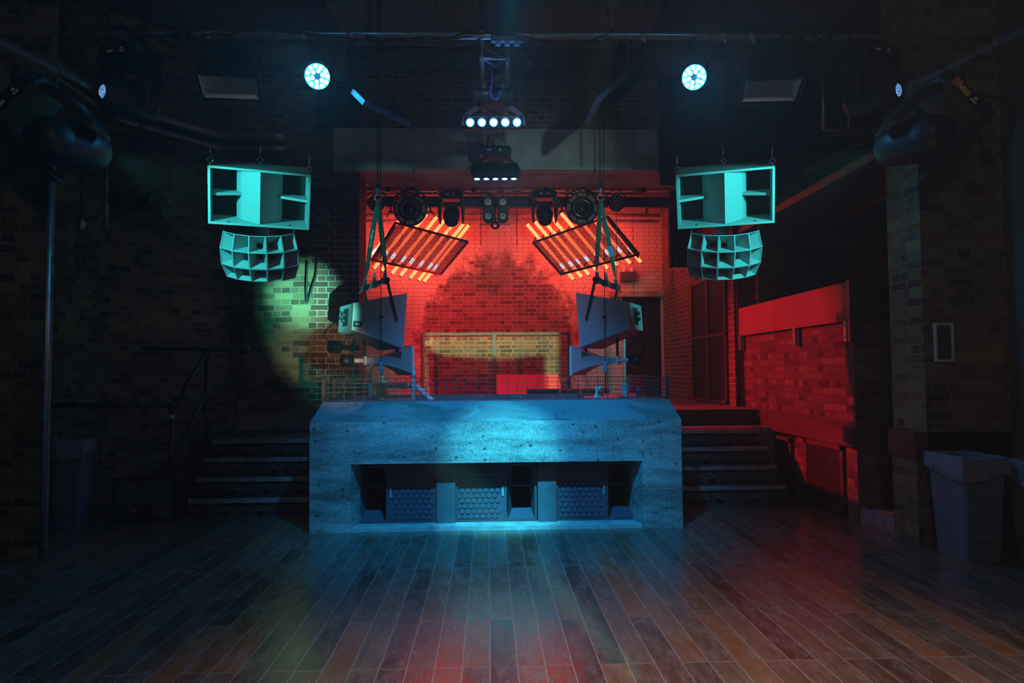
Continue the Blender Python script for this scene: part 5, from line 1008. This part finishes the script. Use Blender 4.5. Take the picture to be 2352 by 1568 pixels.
c2 = thing('drink_can', 'small patterned can beside the paper cup on the wooden block', 'can', (W(1467, 895, 7.15).x, 7.15, zc)); b = B(); b.lathe((0, 0, 0), (0, 0, 1), [(0, .022), (.006, .027), (.10, .027), (.112, .023), (.115, .020)], 20); b.build('body', M['blue_plastic'], c2); b = B(); b.lathe((0, 0, .03), (0, 0, 1), [(0, .0275), (.02, .0278), (.04, .0275)], 20, cap=False); b.build('red_band', M['red_plastic'], c2, 'red band'); b = B(); b.lathe((0, 0, .114), (0, 0, 1), [(0, .021), (.002, .0)], 16); b.build('lid', M['steel'], c2)
fc = thing('flight_case', 'long low black case with slanted red straps behind the booth', 'case', (W(1307, 905, 8.75).x, 8.75, .936)); b = B(); zt = W(1307, 894, 8.75).z - .936; hw = .52; b.loft([[(-hw, 0, 0), (hw, 0, 0), (hw, .5, 0), (-hw, .5, 0)], [(-hw, 0, zt), (hw, 0, zt), (hw, .5, zt), (-hw, .5, zt)]]); b.build('body', M['matt_black'], fc, bevel=.01)
for x in (-.10, .17, .46): b = B(); b.prism([(x - .035, -.006, zt), (x - .01, -.006, zt), (x + .035, -.006, 0), (x + .01, -.006, 0)], (0, .005, 0)); b.build('strap', M['red_plastic'], fc, 'red strap')
rb_ = thing('red_lit_board', 'smooth upright board coloured as if lit red, leaning behind the mesh fence', 'board', (W(1215, 890, 12.2).x, 12.2, .936)); b = B(); hh = W(1215, 860, 12.2).z - .936; b.prism([(-.58, 0, 0), (.62, 0, 0), (.54, .12, hh), (-.58, .12, hh)], (0, .03, 0)); b.build('board', M['red_lit_tint'], rb_); b = B(); b.bx(-.60, .64, -.02, .03, 0, .05); b.build('foot_rail', M['redwood'], rb_)
ex = thing('fire_extinguisher', 'red extinguisher with a pale hose top behind the pipe stand', 'extinguisher', (W(872, 905, 8.3).x, 8.5, .936)); b = B(); b.lathe((0, 0, 0), (0, 0, 1), [(0, .06), (.01, .07), (.26, .07), (.31, .05), (.33, .02), (.35, .02)], 20); b.build('cylinder', M['red_plastic'], ex); b = B(); b.bar((-.03, 0, .36), (.06, 0, .40), .02); b.cyl((0, 0, .35), (0, 0, .46), .018, n=10); b.build('valve', M['white'], ex)
lg = thing('left_block', 'pale stone block with a ring on it at the left end of the booth guard', 'block', (-1.20, 7.6, .90)); b = B(); b.bx(-.25, .32, -.3, .45, 0, .24); b.build('body', M['wood'], lg, bevel=.01); b = B(); b.ring((-.03, -.2, .275), (0, 1, 0), .028, .008, 16); b.build('ring_bolt', M['chrome'], lg); lg.name = 'stone_block'
el = thing('emergency_light', 'dark emergency light box with two bulbs on the back wall at the right', 'lamp', (W(1443, 635, 13.0).x, 13.02, W(1443, 635, 13.0).z)); b = B(); b.bx(-.14, .14, -.05, .08, -.09, .09); b.build('box', M['blue_plastic'] if False else M['dark_steel'], el, bevel=.008)
for x in (-.08, .08): b = B(); b.lathe((x, -.01, .13), (0, -1, -.1), [(-.03, .02), (0, .045), (.03, .05), (.035, 0)], 16); b.bar((x, 0, .09), (x, 0, .13), .02); b.build('bulb', M['halogen'], el)
for px, py in ((1485, 486), (1533, 490)):
    p = W(px, py, 12.9); r = thing('cable_connector', 'blue power connector on a cable, %s of the two by the back wall' % ('left' if px < 1500 else 'right'), 'connector', p, group='blue connectors'); b = B(); b.cyl((0, 0, .05), (0, 0, -.07), .028, n=12); b.build('body', M['blue_plastic'], r); b = B(); b.tube([(0, 0, .05), (0, 0, .5)], .012, 6); b.build('lead', M['cable'], r)
for px in (1104, 1187): a = W(px, 432, 11.0); e = W(px + 1, 565, 11.0); wire('thin rod hanging over the bright back wall, %s of the blinders' % ('left' if px < 1140 else 'right'), [(a.x, a.y, 5.75), e], .006, 'dark_steel', 'hanging_rod', 'rods by the blinders')
for px, Y in ((836, 9.62), (832, 9.4)): 
    a = W(px, 420, Y); wire('%s dark cable inside the left edge of the stage opening' % ('thick' if px > 834 else 'thin'), [(a.x, Y, 4.13), (a.x + .01, Y, .94)], .014 if px > 834 else .008, 'cable', 'wall_cable')
